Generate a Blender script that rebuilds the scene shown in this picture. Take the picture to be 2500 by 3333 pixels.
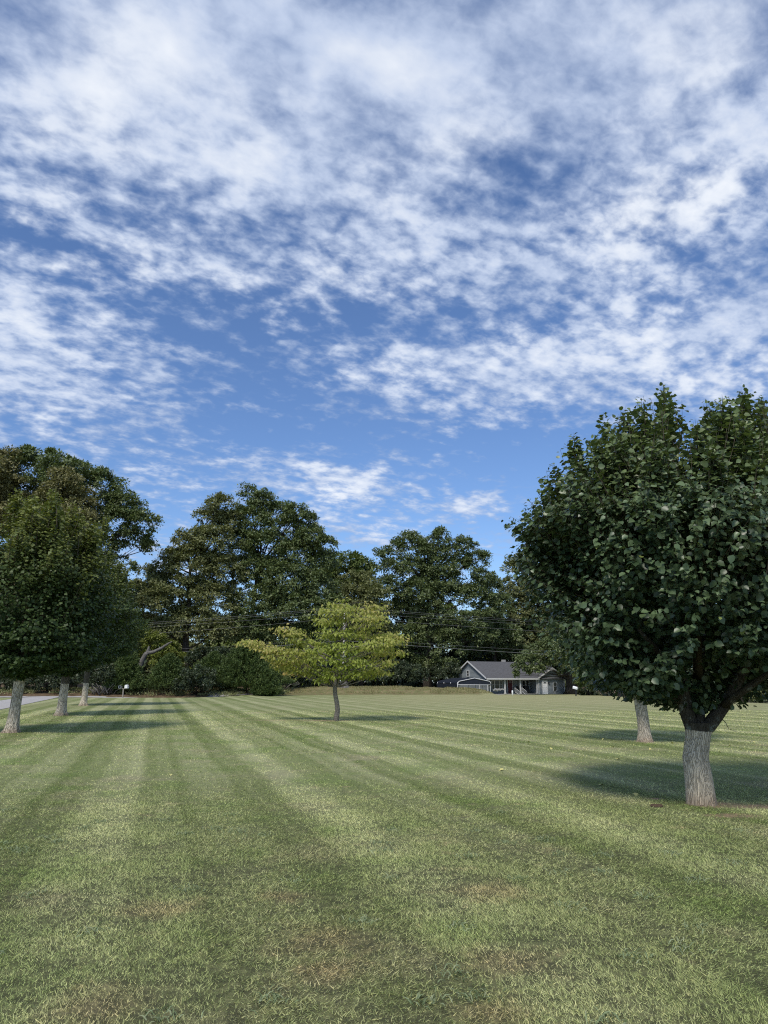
import bpy, math, random
import numpy as np
from mathutils import Vector, Matrix

# ---------------------------------------------------------------- clear
for o in list(bpy.data.objects):
    bpy.data.objects.remove(o, do_unlink=True)
SC = bpy.context.scene
COL = SC.collection
R = math.radians

# ---------------------------------------------------------------- camera
FPX = 2312.0                      # focal length in pixels of the 2500 x 3333 photograph
PITCH = math.atan((2219 - 1666.5) / FPX)
EYE = 1.6
cam_d = bpy.data.cameras.new('camera')
cam_d.sensor_fit = 'HORIZONTAL'
cam_d.sensor_width = 36.0
cam_d.lens = 36.0 * FPX / 2500.0
cam_d.clip_start = 0.05
cam_d.clip_end = 3000
cam = bpy.data.objects.new('camera', cam_d)
cam.location = (0, 0, EYE)
cam.rotation_euler = (R(90) + PITCH, 0, 0)
COL.objects.link(cam)
SC.camera = cam

# ---------------------------------------------------------------- render / exposure
SC.render.engine = 'CYCLES'
SC.view_settings.view_transform = 'Standard'
SC.view_settings.look = 'None'
SC.view_settings.exposure = 0.24
SC.view_settings.gamma = 1.0
SC.view_settings.use_curve_mapping = False
SC.cycles.max_bounces = 7
SC.cycles.diffuse_bounces = 3
SC.cycles.glossy_bounces = 2
SC.cycles.transmission_bounces = 4
SC.cycles.transparent_max_bounces = 4
SC.cycles.sample_clamp_indirect = 4.0
SC.cycles.use_denoising = False
SC.cycles.filter_width = 1.15

# ---------------------------------------------------------------- sun
SUN_EL = R(50)
SUN_AZ = R(180 + 22)              # clockwise from +Y: behind the camera, a little to the left
SUN_DIR = Vector((math.sin(SUN_AZ) * math.cos(SUN_EL), math.cos(SUN_AZ) * math.cos(SUN_EL), math.sin(SUN_EL)))
sun_d = bpy.data.lights.new('sun', 'SUN')
sun_d.energy = 2.75
sun_d.angle = R(12.0)
sun_d.color = (1.0, 0.94, 0.84)
sun = bpy.data.objects.new('sun', sun_d)
sun.rotation_euler = SUN_DIR.to_track_quat('Z', 'Y').to_euler()
sun.location = (-20, -40, 60)
COL.objects.link(sun)


# ---------------------------------------------------------------- node helpers
class NT:
    """small helper around a node tree"""
    def __init__(self, tree):
        self.t = tree

    def node(self, kind, **kw):
        n = self.t.nodes.new(kind)
        for k, v in kw.items():
            setattr(n, k, v)
        return n

    def link(self, a, b):
        self.t.links.new(a, b)

    def put(self, sock, v):
        if hasattr(v, 'is_linked'):
            self.t.links.new(v, sock)
        else:
            sock.default_value = v

    def m(self, op, a, b=0.0, c=None, clamp=False):
        n = self.t.nodes.new('ShaderNodeMath')
        n.operation = op
        n.use_clamp = clamp
        self.put(n.inputs[0], a)
        self.put(n.inputs[1], b)
        if c is not None:
            self.put(n.inputs[2], c)
        return n.outputs[0]

    def ss(self, x, lo, hi, a=0.0, b=1.0):
        n = self.t.nodes.new('ShaderNodeMapRange')
        n.interpolation_type = 'SMOOTHSTEP'
        self.put(n.inputs['Value'], x)
        self.put(n.inputs['From Min'], lo)
        self.put(n.inputs['From Max'], hi)
        self.put(n.inputs['To Min'], a)
        self.put(n.inputs['To Max'], b)
        return n.outputs['Result']

    def vec(self, x, y, z=0.0):
        n = self.t.nodes.new('ShaderNodeCombineXYZ')
        self.put(n.inputs[0], x)
        self.put(n.inputs[1], y)
        self.put(n.inputs[2], z)
        return n.outputs[0]

    def sep(self, v):
        n = self.t.nodes.new('ShaderNodeSeparateXYZ')
        self.put(n.inputs[0], v)
        return n.outputs

    def noise(self, v, scale, detail=4, rough=0.55, dist=0.0, dim='3D'):
        n = self.t.nodes.new('ShaderNodeTexNoise')
        n.noise_dimensions = dim
        if v is not None:
            self.put(n.inputs['Vector'], v)
        n.inputs['Scale'].default_value = scale
        n.inputs['Detail'].default_value = detail
        n.inputs['Roughness'].default_value = rough
        n.inputs['Distortion'].default_value = dist
        return n.outputs[0]

    def voro(self, v, scale, feature='F1', rnd=1.0):
        n = self.t.nodes.new('ShaderNodeTexVoronoi')
        n.feature = feature
        if v is not None:
            self.put(n.inputs['Vector'], v)
        n.inputs['Scale'].default_value = scale
        n.inputs['Randomness'].default_value = rnd
        return n.outputs['Distance']

    def vscale(self, v, s):
        n = self.t.nodes.new('ShaderNodeVectorMath')
        n.operation = 'MULTIPLY'
        self.put(n.inputs[0], v)
        n.inputs[1].default_value = s
        return n.outputs[0]

    def mix(self, fac, a, b, blend='MIX'):
        n = self.t.nodes.new('ShaderNodeMix')
        n.data_type = 'RGBA'
        n.blend_type = blend
        n.clamp_factor = True
        self.put(n.inputs[0], fac)
        self.put(n.inputs[6], c4(a))
        self.put(n.inputs[7], c4(b))
        return n.outputs[2]

    def ramp(self, fac, stops):
        n = self.t.nodes.new('ShaderNodeValToRGB')
        e = n.color_ramp.elements
        e[0].position, e[0].color = stops[0][0], c4(stops[0][1])
        e[1].position, e[1].color = stops[-1][0], c4(stops[-1][1])
        for p, c in stops[1:-1]:
            q = e.new(p)
            q.color = c4(c)
        self.put(n.inputs[0], fac)
        return n.outputs[0]

    def attr(self, name):
        n = self.t.nodes.new('ShaderNodeAttribute')
        n.attribute_name = name
        return n.outputs['Fac']

    def bump(self, h, strength, dist):
        n = self.t.nodes.new('ShaderNodeBump')
        n.inputs['Strength'].default_value = strength
        n.inputs['Distance'].default_value = dist
        self.put(n.inputs['Height'], h)
        return n.outputs[0]


def c4(c):
    if isinstance(c, (tuple, list)) and len(c) == 3:
        return (c[0], c[1], c[2], 1.0)
    return c


def pix_dir(px, py):
    """world direction of a pixel of the 2500 x 3333 photograph"""
    u = (px - 1250.0) / FPX
    v = (1666.5 - py) / FPX
    cp, sp = math.cos(PITCH), math.sin(PITCH)
    return Vector((u, cp - v * sp, sp + v * cp))


def P(px, py, Y):
    """the point at distance Y in front of the camera seen at a pixel"""
    d = pix_dir(px, py)
    k = Y / d.y
    return Vector((d.x * k, Y, EYE + d.z * k))


def G(px, py, z=0.0):
    d = pix_dir(px, py)
    k = (z - EYE) / d.z
    return Vector((d.x * k, d.y * k, z))


# ---------------------------------------------------------------- world: sky with broken altocumulus
world = bpy.data.worlds.new('World')
SC.world = world
world.use_nodes = True
world.cycles.sampling_method = 'MANUAL'
world.cycles.sample_map_resolution = 512
wt = world.node_tree
wt.nodes.clear()
W = NT(wt)
SKY_STRENGTH = 0.1
wout = W.node('ShaderNodeOutputWorld')
wbg = W.node('ShaderNodeBackground')
wbg.inputs['Strength'].default_value = SKY_STRENGTH
W.link(wbg.outputs[0], wout.inputs[0])
sky = W.node('ShaderNodeTexSky')
sky.sky_type = 'NISHITA'
sky.sun_disc = False
sky.sun_elevation = SUN_EL
sky.sun_rotation = SUN_AZ
sky.altitude = 200
sky.air_density = 1.0
sky.dust_density = 0.6
sky.ozone_density = 2.2
tc = W.node('ShaderNodeTexCoord')
dx, dy, dz = W.sep(tc.outputs['Generated'])
zc = W.m('MAXIMUM', dz, 0.0)
zq = W.m('ADD', zc, 0.20)
# clouds lie in a flat layer overhead: plan position = direction / height
qx = W.m('DIVIDE', dx, zq)
qy = W.m('DIVIDE', dy, zq)
ang = R(28)
rx_ = W.m('ADD', W.m('MULTIPLY', qx, math.cos(ang)), W.m('MULTIPLY', qy, math.sin(ang)))
ry_ = W.m('ADD', W.m('MULTIPLY', qx, -math.sin(ang)), W.m('MULTIPLY', qy, math.cos(ang)))
plan = W.vec(qx, qy, 0.0)
streak = W.vec(W.m('MULTIPLY', rx_, 0.88), W.m('MULTIPLY', ry_, 1.10), 3.7)
az = W.m('ARCTAN2', dx, dy)
el = W.m('ARCSINE', dz)

# banks and gaps of the cloud layer, as they stand in the sky: (x, y, rx, ry, amount)
BANKS = [
    (230, 290, 330, 130, .36), (600, 340, 260, 100, .30), (420, 60, 420, 150, .34), (880, 90, 380, 150, .42),
    (1330, 190, 380, 120, .30), (1570, 340, 200, 130, .28), (40, 690, 200, 110, .40), (480, 570, 230, 80, .22),
    (880, 540, 260, 120, .22), (1330, 560, 330, 130, .20), (1050, 810, 260, 65, .30), (1450, 790, 330, 80, .26),
    (180, 850, 300, 80, .24), (740, 1040, 170, 38, .44), (1012, 1086, 55, 24, .62), (770, 1150, 120, 34, .44),
    (330, 1190, 120, 40, .32), (1560, 700, 160, 60, .22), (430, 1010, 130, 40, .10),
    (1040, 350, 230, 80, -.13), (90, 500, 190, 45, -.26), (460, 730, 240, 85, -.36), (760, 950, 330, 60, -.42),
    (720, 700, 140, 50, -.20), (1230, 990, 330, 70, -.50), (520, 880, 200, 70, -.28), (1000, 700, 260, 40, -.12),
    (560, 490, 200, 40, -.10),
]
cover = None
wob = W.noise(plan, 2.2, 3, .55)
wob2 = W.noise(W.vec(qx, qy, 9.3), 2.2, 3, .55)
azw = W.m('ADD', az, W.m('MULTIPLY', W.m('SUBTRACT', wob, .5), .16))
elw = W.m('ADD', el, W.m('MULTIPLY', W.m('SUBTRACT', wob2, .5), .10))
for bx, by, brx, bry, amt in BANKS:
    K = 2500 / 1659.0
    d = pix_dir(bx * K, by * K).normalized()
    a0, e0 = math.atan2(d.x, d.y), math.asin(d.z)
    d2 = pix_dir((bx + brx) * K, by * K).normalized()
    d3 = pix_dir(bx * K, (by - bry) * K).normalized()
    sa = abs(math.atan2(d2.x, d2.y) - a0)
    se = abs(math.asin(d3.z) - e0)
    ta = W.m('MULTIPLY', W.m('SUBTRACT', azw, a0), 1 / sa)
    te = W.m('MULTIPLY', W.m('SUBTRACT', elw, e0), 1 / se)
    r2 = W.m('ADD', W.m('MULTIPLY', ta, ta), W.m('MULTIPLY', te, te))
    g = W.m('POWER', 0.36788, r2)
    cover = W.m('MULTIPLY_ADD', g, amt, cover if cover is not None else 0.0)

n_big = W.noise(plan, 0.9, 3, .5)
n_cell = W.noise(streak, 17.0, 3, .52, .1)
n_mid = W.noise(streak, 6.0, 3, .5, .2)
n_fine = W.noise(streak, 46.0, 4, .60, .3)
n_soft = W.noise(plan, 3.2, 4, .55, .2)
hi = W.ss(el, R(31), R(46))                      # overhead the layer is near: soft and smooth
cell = W.m('ADD', W.m('MULTIPLY', n_cell, W.m('SUBTRACT', 1.0, W.m('MULTIPLY', hi, .62))),
           W.m('MULTIPLY', n_soft, W.m('MULTIPLY', hi, .62)))
dens = W.m('ADD', W.m('ADD', cover, .125), W.m('MULTIPLY', W.m('SUBTRACT', n_big, .5), .40))
dens = W.m('ADD', dens, W.m('MULTIPLY', W.m('SUBTRACT', cell, .5), 1.75))
dens = W.m('ADD', dens, W.m('MULTIPLY', W.m('SUBTRACT', n_mid, .5), .60))
dens = W.m('ADD', dens, W.m('MULTIPLY', W.m('SUBTRACT', n_fine, .5), W.m('MULTIPLY_ADD', hi, -.42, .74)))
CLOUD_LO, CLOUD_HI = -.22, .58
dens = W.m('ADD', dens, W.ss(el, R(9), R(21), -.24, 0.0))
alpha = W.ss(dens, CLOUD_LO, CLOUD_HI)
alpha = W.m('MULTIPLY', alpha, W.ss(el, R(0.5), R(8), .35, .92))
# brightness of the cloud itself: thick cells are white, thin veils grey-blue
bright = W.m('ADD', W.m('MULTIPLY', dens, .60), W.m('MULTIPLY', W.m('SUBTRACT', n_soft, .5), 1.3))
bright = W.ss(bright, -.25, .85)
ccol = W.ramp(bright, [(0.0, (.30, .39, .58)), (.45, (.50, .58, .74)), (1.0, (.83, .86, .90))])
cs = W.node('ShaderNodeVectorMath', operation='SCALE')
W.link(ccol, cs.inputs[0])
cs.inputs['Scale'].default_value = 1.0 / SKY_STRENGTH
ss_ = W.node('ShaderNodeVectorMath', operation='MULTIPLY')
W.link(sky.outputs[0], ss_.inputs[0])
ss_.inputs[1].default_value = (0.88, 1.04, 1.28)
W.link(W.mix(alpha, ss_.outputs[0], cs.outputs[0]), wbg.inputs['Color'])

# ================================================================= mesh helpers
rng = np.random.default_rng(7)


def link(o, parent=None):
    COL.objects.link(o)
    if parent is not None:
        o.parent = parent
    return o


def tag(o, label=None, cat=None, group=None, kind=None):
    if label: o['label'] = label
    if cat: o['category'] = cat
    if group: o['group'] = group
    if kind: o['kind'] = kind
    return o


def thing(name, label, cat, loc=(0, 0, 0), rz=0.0, group=None):
    o = bpy.data.objects.new(name, None)
    o.empty_display_size = .2
    o.location = loc
    o.rotation_euler = (0, 0, rz)
    link(o)
    return tag(o, label, cat, group)


def tri_mesh(name, v, f, attrs=None, smooth=False):
    """mesh from numpy arrays: v (n,3), f (m,3) or (m,4)"""
    me = bpy.data.meshes.new(name)
    v = np.ascontiguousarray(v, dtype=np.float32)
    f = np.ascontiguousarray(f, dtype=np.int32)
    k = f.shape[1]
    me.vertices.add(len(v))
    me.vertices.foreach_set('co', v.ravel())
    me.loops.add(f.size)
    me.loops.foreach_set('vertex_index', f.ravel())
    me.polygons.add(len(f))
    me.polygons.foreach_set('loop_start', np.arange(0, f.size, k, dtype=np.int32))
    me.polygons.foreach_set('loop_total', np.full(len(f), k, dtype=np.int32))
    if smooth:
        me.polygons.foreach_set('use_smooth', np.ones(len(f), dtype=bool))
    for an, av in (attrs or {}).items():
        a = me.attributes.new(an, 'FLOAT', 'POINT')
        a.data.foreach_set('value', np.ascontiguousarray(av, dtype=np.float32))
    me.update(calc_edges=True)
    return me


class MB:
    """collects boxes, bars, tubes and prisms into ONE mesh"""
    def __init__(self):
        self.v, self.f, self.s = [], [], []

    def add(self, v, f, smooth=False):
        o = len(self.v)
        self.v += [tuple(p) for p in v]
        self.f += [tuple(i + o for i in q) for q in f]
        self.s += [smooth] * len(f)
        return self

    def box(self, c, s, rot=None):
        x, y, z = s[0] / 2, s[1] / 2, s[2] / 2
        vs = [Vector((a * x, b * y, d * z)) for d in (-1, 1) for a, b in ((-1, -1), (1, -1), (1, 1), (-1, 1))]
        if rot is not None:
            vs = [rot @ p for p in vs]
        vs = [p + Vector(c) for p in vs]
        return self.add(vs, [(3, 2, 1, 0), (4, 5, 6, 7), (0, 1, 5, 4), (1, 2, 6, 5), (2, 3, 7, 6), (3, 0, 4, 7)])

    def prism(self, poly, d):
        """extrude the polygon (list of 3D points) by the vector d"""
        n = len(poly)
        a = [Vector(p) for p in poly]
        b = [p + Vector(d) for p in a]
        return self.add(a + b, [tuple(range(n - 1, -1, -1)), tuple(range(n, 2 * n))] +
                        [(i, (i + 1) % n, n + (i + 1) % n, n + i) for i in range(n)])

    def tube(self, pts, rad, sides=6, caps=True):
        pts = [Vector(p) for p in pts]
        n = len(pts)
        if not hasattr(rad, '__len__'):
            rad = [rad] * n
        vs = []
        up = None
        for i in range(n):
            t = (pts[min(i + 1, n - 1)] - pts[max(i - 1, 0)])
            if t.length < 1e-9: t = Vector((0, 0, 1))
            t.normalize()
            if up is None:
                up = Vector((1, 0, 0)) if abs(t.x) < .8 else Vector((0, 1, 0))
            a = (up - t * up.dot(t)).normalized()
            up = a
            b = t.cross(a)
            for k in range(sides):
                w = 2 * math.pi * k / sides
                vs.append(pts[i] + (a * math.cos(w) + b * math.sin(w)) * rad[i])
        fs = [(i * sides + k, i * sides + (k + 1) % sides, (i + 1) * sides + (k + 1) % sides, (i + 1) * sides + k)
              for i in range(n - 1) for k in range(sides)]
        if caps:
            fs.append(tuple(range(sides - 1, -1, -1)))
            fs.append(tuple((n - 1) * sides + k for k in range(sides)))
        return self.add(vs, fs, True)

    def build(self, name, mat, parent=None, loc=None, rot=None):
        me = bpy.data.meshes.new(name)
        me.from_pydata(self.v, [], self.f)
        me.polygons.foreach_set('use_smooth', self.s)
        me.update()
        me.materials.append(mat)
        o = bpy.data.objects.new(name, me)
        if loc is not None: o.location = loc
        if rot is not None: o.rotation_euler = rot
        return link(o, parent)


def hash3(i, j, k, seed):
    h = (i * 374761393 + j * 668265263 + k * 2147483647 + seed * 144269504) & 0xffffffff
    h = ((h ^ (h >> 13)) * 1274126177) & 0xffffffff
    return ((h ^ (h >> 16)) & 0xffff) / 65535.0


def vnoise(p, seed=0):
    """smooth value noise, p (n,3) -> (n,) in 0..1"""
    p = np.asarray(p, dtype=np.float64)
    i = np.floor(p).astype(np.int64)
    t = p - i
    t = t * t * (3 - 2 * t)
    r = 0
    for a in (0, 1):
        for b in (0, 1):
            for c in (0, 1):
                w = (t[:, 0] if a else 1 - t[:, 0]) * (t[:, 1] if b else 1 - t[:, 1]) * (t[:, 2] if c else 1 - t[:, 2])
                r = r + w * hash3(i[:, 0] + a, i[:, 1] + b, i[:, 2] + c, seed)
    return r


def unit(v):
    return v / np.maximum(np.linalg.norm(v, axis=-1, keepdims=True), 1e-9)


def rand_dirs(n):
    return unit(rng.normal(size=(n, 3)))


# leaf outlines: (along, across, lift); built from the stalk (0) to the tip (1)
LEAF_ROUND = (np.array([(0, 0, 0), (.22, -.36, .05), (.62, -.36, .03), (1, 0, -.20), (.62, .36, .03), (.22, .36, .05), (.45, 0, -.05)]),
              np.array([(0, 6, 1), (1, 6, 2), (2, 6, 3), (3, 6, 4), (4, 6, 5), (5, 6, 0)])[:, ::-1])
LEAF_OVAL = (np.array([(0, 0, 0), (.45, -.34, .06), (1, 0, -.12), (.45, .34, .06)]), np.array([(0, 3, 1), (1, 3, 2)])[:, ::-1])
LEAF_TRI = (np.array([(0, -.20, 0), (.30, .42, 0), (1, -.05, -.1)]), np.array([(0, 2, 1)])[:, ::-1])


def leaves(pos, axis, normal, size, shape, width=1.0):
    """positions, leaf axes, leaf normals and lengths -> vertex and face arrays"""
    tmpl, faces = shape
    n, k = len(pos), len(tmpl)
    a = unit(axis)
    nn = unit(normal - a * np.sum(normal * a, axis=1, keepdims=True))
    b = np.cross(nn, a)
    L = size[:, None, None]
    v = pos[:, None, :] + L * (tmpl[None, :, 0:1] * a[:, None, :] + width * tmpl[None, :, 1:2] * b[:, None, :] + tmpl[None, :, 2:3] * nn[:, None, :])
    f = (faces[None] + (np.arange(n) * k)[:, None, None]).reshape(-1, faces.shape[1])
    return v.reshape(-1, 3), f


def leaf_object(name, pos, axis, normal, size, shape, mat, parent, rnd, tone, width=1.0, smooth=False):
    v, f = leaves(pos, axis, normal, size, shape, width)
    k = len(shape[0])
    me = tri_mesh(name, v, f, {'rnd': np.repeat(rnd, k), 'tone': np.repeat(tone, k)}, smooth)
    me.materials.append(mat)
    return link(bpy.data.objects.new(name, me), parent)


# ================================================================= materials
def material(name):
    m = bpy.data.materials.new(name)
    m.use_nodes = True
    m.node_tree.nodes.clear()
    t = NT(m.node_tree)
    out = t.node('ShaderNodeOutputMaterial')
    bs = t.node('ShaderNodeBsdfPrincipled')
    t.link(bs.outputs[0], out.inputs[0])
    return m, t, bs, out


def leaf_mat(name, dark, light, tone_col, rough=.5, trans=.22, spec=.35, patch=None):
    m, t, bs, out = material(name)
    c = t.ramp(t.attr('rnd'), [(0, dark), (1, light)])
    c = t.mix(t.attr('tone'), c, tone_col)
    if patch:
        geo = t.node('ShaderNodeNewGeometry')
        pn = t.noise(geo.outputs['Position'], patch[1], 2, .5)
        c = t.mix(t.ss(pn, .42, .66), c, patch[0])
    t.link(c, bs.inputs['Base Color'])
    bs.inputs['Roughness'].default_value = rough
    bs.inputs['Specular IOR Level'].default_value = spec
    tr = t.node('ShaderNodeBsdfTranslucent')
    t.link(t.mix(1.0, c, (1.15, 1.2, .55), 'MULTIPLY'), tr.inputs['Color'])
    mx = t.node('ShaderNodeMixShader')
    mx.inputs[0].default_value = trans
    t.link(bs.outputs[0], mx.inputs[1])
    t.link(tr.outputs[0], mx.inputs[2])
    t.link(mx.outputs[0], out.inputs[0])
    return m


def flat_mat(name, col, rough=.6, var=.15, scale=6.0, spec=.3, metal=0.0, bump=0.0):
    m, t, bs, out = material(name)
    tcn = t.node('ShaderNodeTexCoord')
    n = t.noise(tcn.outputs['Object'], scale, 5, .6)
    lo = tuple(c * (1 - var) for c in col)
    hi = tuple(min(1, c * (1 + var)) for c in col)
    t.link(t.ramp(n, [(.25, lo), (.75, hi)]), bs.inputs['Base Color'])
    bs.inputs['Roughness'].default_value = rough
    bs.inputs['Specular IOR Level'].default_value = spec
    bs.inputs['Metallic'].default_value = metal
    if bump:
        t.link(t.bump(n, .6, bump), bs.inputs['Normal'])
    return m


def bark_mat(name, col, scale=14.0, stretch=.18, depth=.02, painted=None, top=None, moss=0.0):
    """furrowed bark; painted=(height, tilt x, tilt y, colour): pale old paint up to that height above the root"""
    m, t, bs, out = material(name)
    tcn = t.node('ShaderNodeTexCoord')
    ob = tcn.outputs['Object']
    st = t.vscale(ob, (1, 1, stretch))
    wob = t.noise(ob, 3.0, 3, .5)
    n1 = t.node('ShaderNodeVectorMath', operation='ADD')
    t.link(st, n1.inputs[0])
    wv = t.vec(W_(t, wob, .12), W_(t, wob, -.10), 0.0)
    t.link(wv, n1.inputs[1])
    crack = t.voro(n1.outputs[0], scale, 'DISTANCE_TO_EDGE')
    fis = t.ss(crack, .0, .16)
    grain = t.noise(st, scale * 2.2, 5, .65)
    big = t.noise(ob, 2.3, 4, .6)
    lo = tuple(c * .42 for c in col)
    c = t.mix(t.m('MULTIPLY', fis, t.m('MULTIPLY_ADD', grain, .9, .3)), lo, col)
    c = t.mix(t.ss(big, .45, .75, 0, .5), c, tuple(x * 1.35 for x in col))
    if moss:
        c = t.mix(t.ss(t.noise(ob, 6.0, 4, .6), .56, .66, 0, moss), c, (.24, .26, .22))
    if painted:
        h, tx, ty, pc = painted
        x, y, z = t.sep(ob)
        line = t.m('ADD', t.m('ADD', z, t.m('MULTIPLY', x, tx)), t.m('MULTIPLY', y, ty))
        line = t.m('ADD', line, t.m('MULTIPLY', t.noise(ob, 30, 3, .6), .03))
        msk = t.ss(line, h + .006, h + .022, 1.0, 0.0)
        pcol = t.mix(fis, tuple(q * .45 for q in pc), t.mix(grain, tuple(q * .82 for q in pc), pc))
        pcol = t.mix(t.ss(t.noise(ob, 5.0, 4, .6), .5, .72, 0, .45), pcol, (.20, .165, .125))
        pcol = t.mix(t.ss(z, .0, .22, .55, 0), pcol, (.22, .14, .085))
        c = t.mix(msk, c, pcol)
    t.link(c, bs.inputs['Base Color'])
    bs.inputs['Roughness'].default_value = .9
    bs.inputs['Specular IOR Level'].default_value = .15
    hgt = t.m('ADD', t.m('MULTIPLY', fis, .8), t.m('MULTIPLY', grain, .35))
    t.link(t.bump(hgt, .9, depth), bs.inputs['Normal'])
    return m


def W_(t, s, k):
    return t.m('MULTIPLY', t.m('SUBTRACT', s, .5), k)


M = {}
M['pear'] = leaf_mat('pear_leaf', (.020, .040, .015), (.112, .165, .076), (.24, .29, .08), .40, .15, .48)
M['maple'] = leaf_mat('maple_leaf', (.022, .044, .012), (.072, .112, .030), (.19, .21, .050), .5, .2)
M['dogwood'] = leaf_mat('dogwood_leaf', (.165, .225, .030), (.34, .39, .070), (.66, .48, .22), .55, .38)
M['oak'] = leaf_mat('oak_leaf', (.048, .078, .024), (.175, .218, .086), (.23, .26, .11), .45, .18, .40)
M['olive'] = leaf_mat('olive_leaf', (.085, .102, .036), (.230, .250, .104), (.29, .28, .12), .5, .18, .35)
M['green'] = leaf_mat('green_leaf', (.060, .098, .022), (.165, .210, .060), (.22, .25, .08), .5, .22)
M['brown'] = leaf_mat('brown_leaf', (.105, .106, .040), (.245, .232, .098), (.28, .25, .11), .55, .16)
M['cedar'] = leaf_mat('cedar_needles', (.028, .056, .016), (.095, .140, .034), (.16, .19, .05), .6, .12)
M['shrub'] = leaf_mat('shrub_leaf', (.022, .038, .017), (.072, .095, .046), (.13, .15, .08), .42, .15, .45)
M['vine'] = leaf_mat('vine_leaf', (.090, .125, .020), (.210, .240, .050), (.28, .29, .06), .5, .25)
M['bark'] = bark_mat('dark_bark', (.085, .072, .058), 5.0, .16, .05)
M['bark_pear'] = bark_mat('pear_bark', (.085, .072, .052), 62.0, .055, .012, (.95, .10, .0, (.80, .68, .51)), moss=.6)
M['bark_maple'] = bark_mat('maple_bark', (.150, .130, .100), 24.0, .16, .03, (1.5, 0, 0, (.78, .68, .53)))
M['bark_maple_full'] = bark_mat('maple_bark_full', (.12, .105, .08), 24.0, .16, .03, (1.95, 0, 0, (.72, .63, .49)))
M['bark_dogwood'] = bark_mat('dogwood_bark', (.32, .285, .24), 34.0, .35, .012, moss=.7)
M['dead_wood'] = bark_mat('dead_wood', (.20, .185, .165), 10.0, .2, .02)

# ================================================================= terrain
def sst(a, b, x):
    t = np.clip((x - a) / (b - a), 0, 1)
    return t * t * (3 - 2 * t)


def lawn_edge(x):
    return np.interp(x, [-60, -21, -13.4, -8, 12, 15, 40], [76, 75.5, 86, 91, 92, 109, 120])


def H(x, y):
    x = np.asarray(x, dtype=float)
    y = np.asarray(y, dtype=float)
    t = x / np.maximum(y, 5)
    A = np.interp(x, [-18, -14.5, -11, -8, 2, 11, 13, 15.2], [0, .32, .72, .92, .95, .74, .55, 0])
    z = A * np.where(y < 97, np.exp(-((y - 97) / 2.7) ** 2), np.exp(-((y - 97) / 4.0) ** 2))
    z = z - .62 * sst(6, 8.5, x) * sst(17.5, 15, x) * sst(99.5, 102.5, y) * sst(116, 112, y)
    left = sst(-12, -20, x)
    z = z + left * (.55 * sst(79.8, 85.5, y) + .7 * sst(92, 118, y))
    z = z - .26 * sst(-33, -25, x) * sst(-9, -15, x) * sst(lawn_edge(x) + .2, lawn_edge(x) + 1.6, y) * sst(86, 81, y)
    z = z - .27 * sst(86, 102, y) * sst(11, 17, x)
    yc = np.interp(t, [.25, .27, .30, .37, .45, .54, .8, 3], [140, 100, 86, 71, 62, 55, 46, 40])
    z = z - np.clip(.055 * (y - yc), 0, 2.4) * sst(.245, .275, t)
    return z


def Hs(x, y):
    return float(H(np.array([x]), np.array([y]))[0])


# bare or worn places in the lawn: (x, y, rx, ry)
pear_b = G(2285, 2617)
dog_b = G(1094, 2346)
BARE = [
    (dog_b.x - .5, dog_b.y + .1, 1.5, .55), (dog_b.x - 2.6, dog_b.y + .5, 1.3, .4),
    (pear_b.x + .15, pear_b.y - .05, .42, .30), (G(2480, 2625).x, G(2480, 2625).y, .55, .22),
    (G(2385, 2655).x, G(2385, 2655).y, .42, .16), (G(2130, 2600).x, G(2130, 2600).y, .16, .10),
]

lawn_grp = bpy.data.node_groups.new('lawn_colour', 'ShaderNodeTree')
lawn_grp.interface.new_socket('Color', in_out='OUTPUT', socket_type='NodeSocketColor')
lawn_grp.interface.new_socket('Bare', in_out='OUTPUT', socket_type='NodeSocketFloat')
g = NT(lawn_grp)
go = g.node('NodeGroupOutput')
gp = g.node('ShaderNodeNewGeometry').outputs['Position']
gx, gy, gz = g.sep(gp)
flat = g.vec(gx, gy, 0)
wv = g.noise(flat, .35, 3, .5)
sdist = g.m('ADD', g.m('ADD', g.m('MULTIPLY', gx, .954), g.m('MULTIPLY', gy, .299)), W_(g, wv, .45))
ph = g.m('MULTIPLY', g.m('ADD', sdist, .26), 2 * math.pi / 2.7)
stripe = g.m('MULTIPLY_ADD', g.m('COSINE', ph), .5, .5)  # mowing stripes: light and dark of blades leaning either way, put into the colour
stripe = g.ss(stripe, .12, .88)
half = g.m('MULTIPLY_ADD', g.m('COSINE', g.m('MULTIPLY_ADD', ph, 2.0, .9)), .5, .5)
stripe = g.m('MULTIPLY_ADD', g.ss(half, .3, .7), .60, g.m('MULTIPLY', stripe, .42))
vary = g.noise(g.vec(g.m('MULTIPLY', sdist, .5), g.m('MULTIPLY', gy, .02), 4.0), 1.2, 2, .5)
stripe = g.m('MULTIPLY', stripe, g.ss(vary, .25, .6, .55, 1.0))
track = g.noise(g.vec(g.m('MULTIPLY', sdist, 1.0), g.m('MULTIPLY', gy, .012), 2.0), 2.6, 2, .6)   # wheel tracks along the rows
stripe = g.m('MULTIPLY_ADD', W_(g, track, 1.5), 1.0, stripe)
stripe = g.m('MULTIPLY_ADD', W_(g, stripe, 1.0), g.ss(gy, 4, 15, .45, .95), .5)  # painted stripe contrast weakens near the viewer, as the sheen does looking down
c = g.mix(stripe, (.195, .225, .088), (.410, .415, .225))
n1 = g.noise(flat, .55, 4, .6)
c = g.mix(g.ss(n1, .46, .68, 0, .55), c, (.170, .240, .066))          # lush patches
n2 = g.noise(g.vec(gx, gy, 7.0), .8, 5, .62)
c = g.mix(g.ss(n2, .50, .74, 0, .60), c, (.380, .335, .215))          # dry patches
far_dry = g.m('MULTIPLY', g.ss(gy, 16, 70), g.ss(gx, -14, 10))
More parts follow.
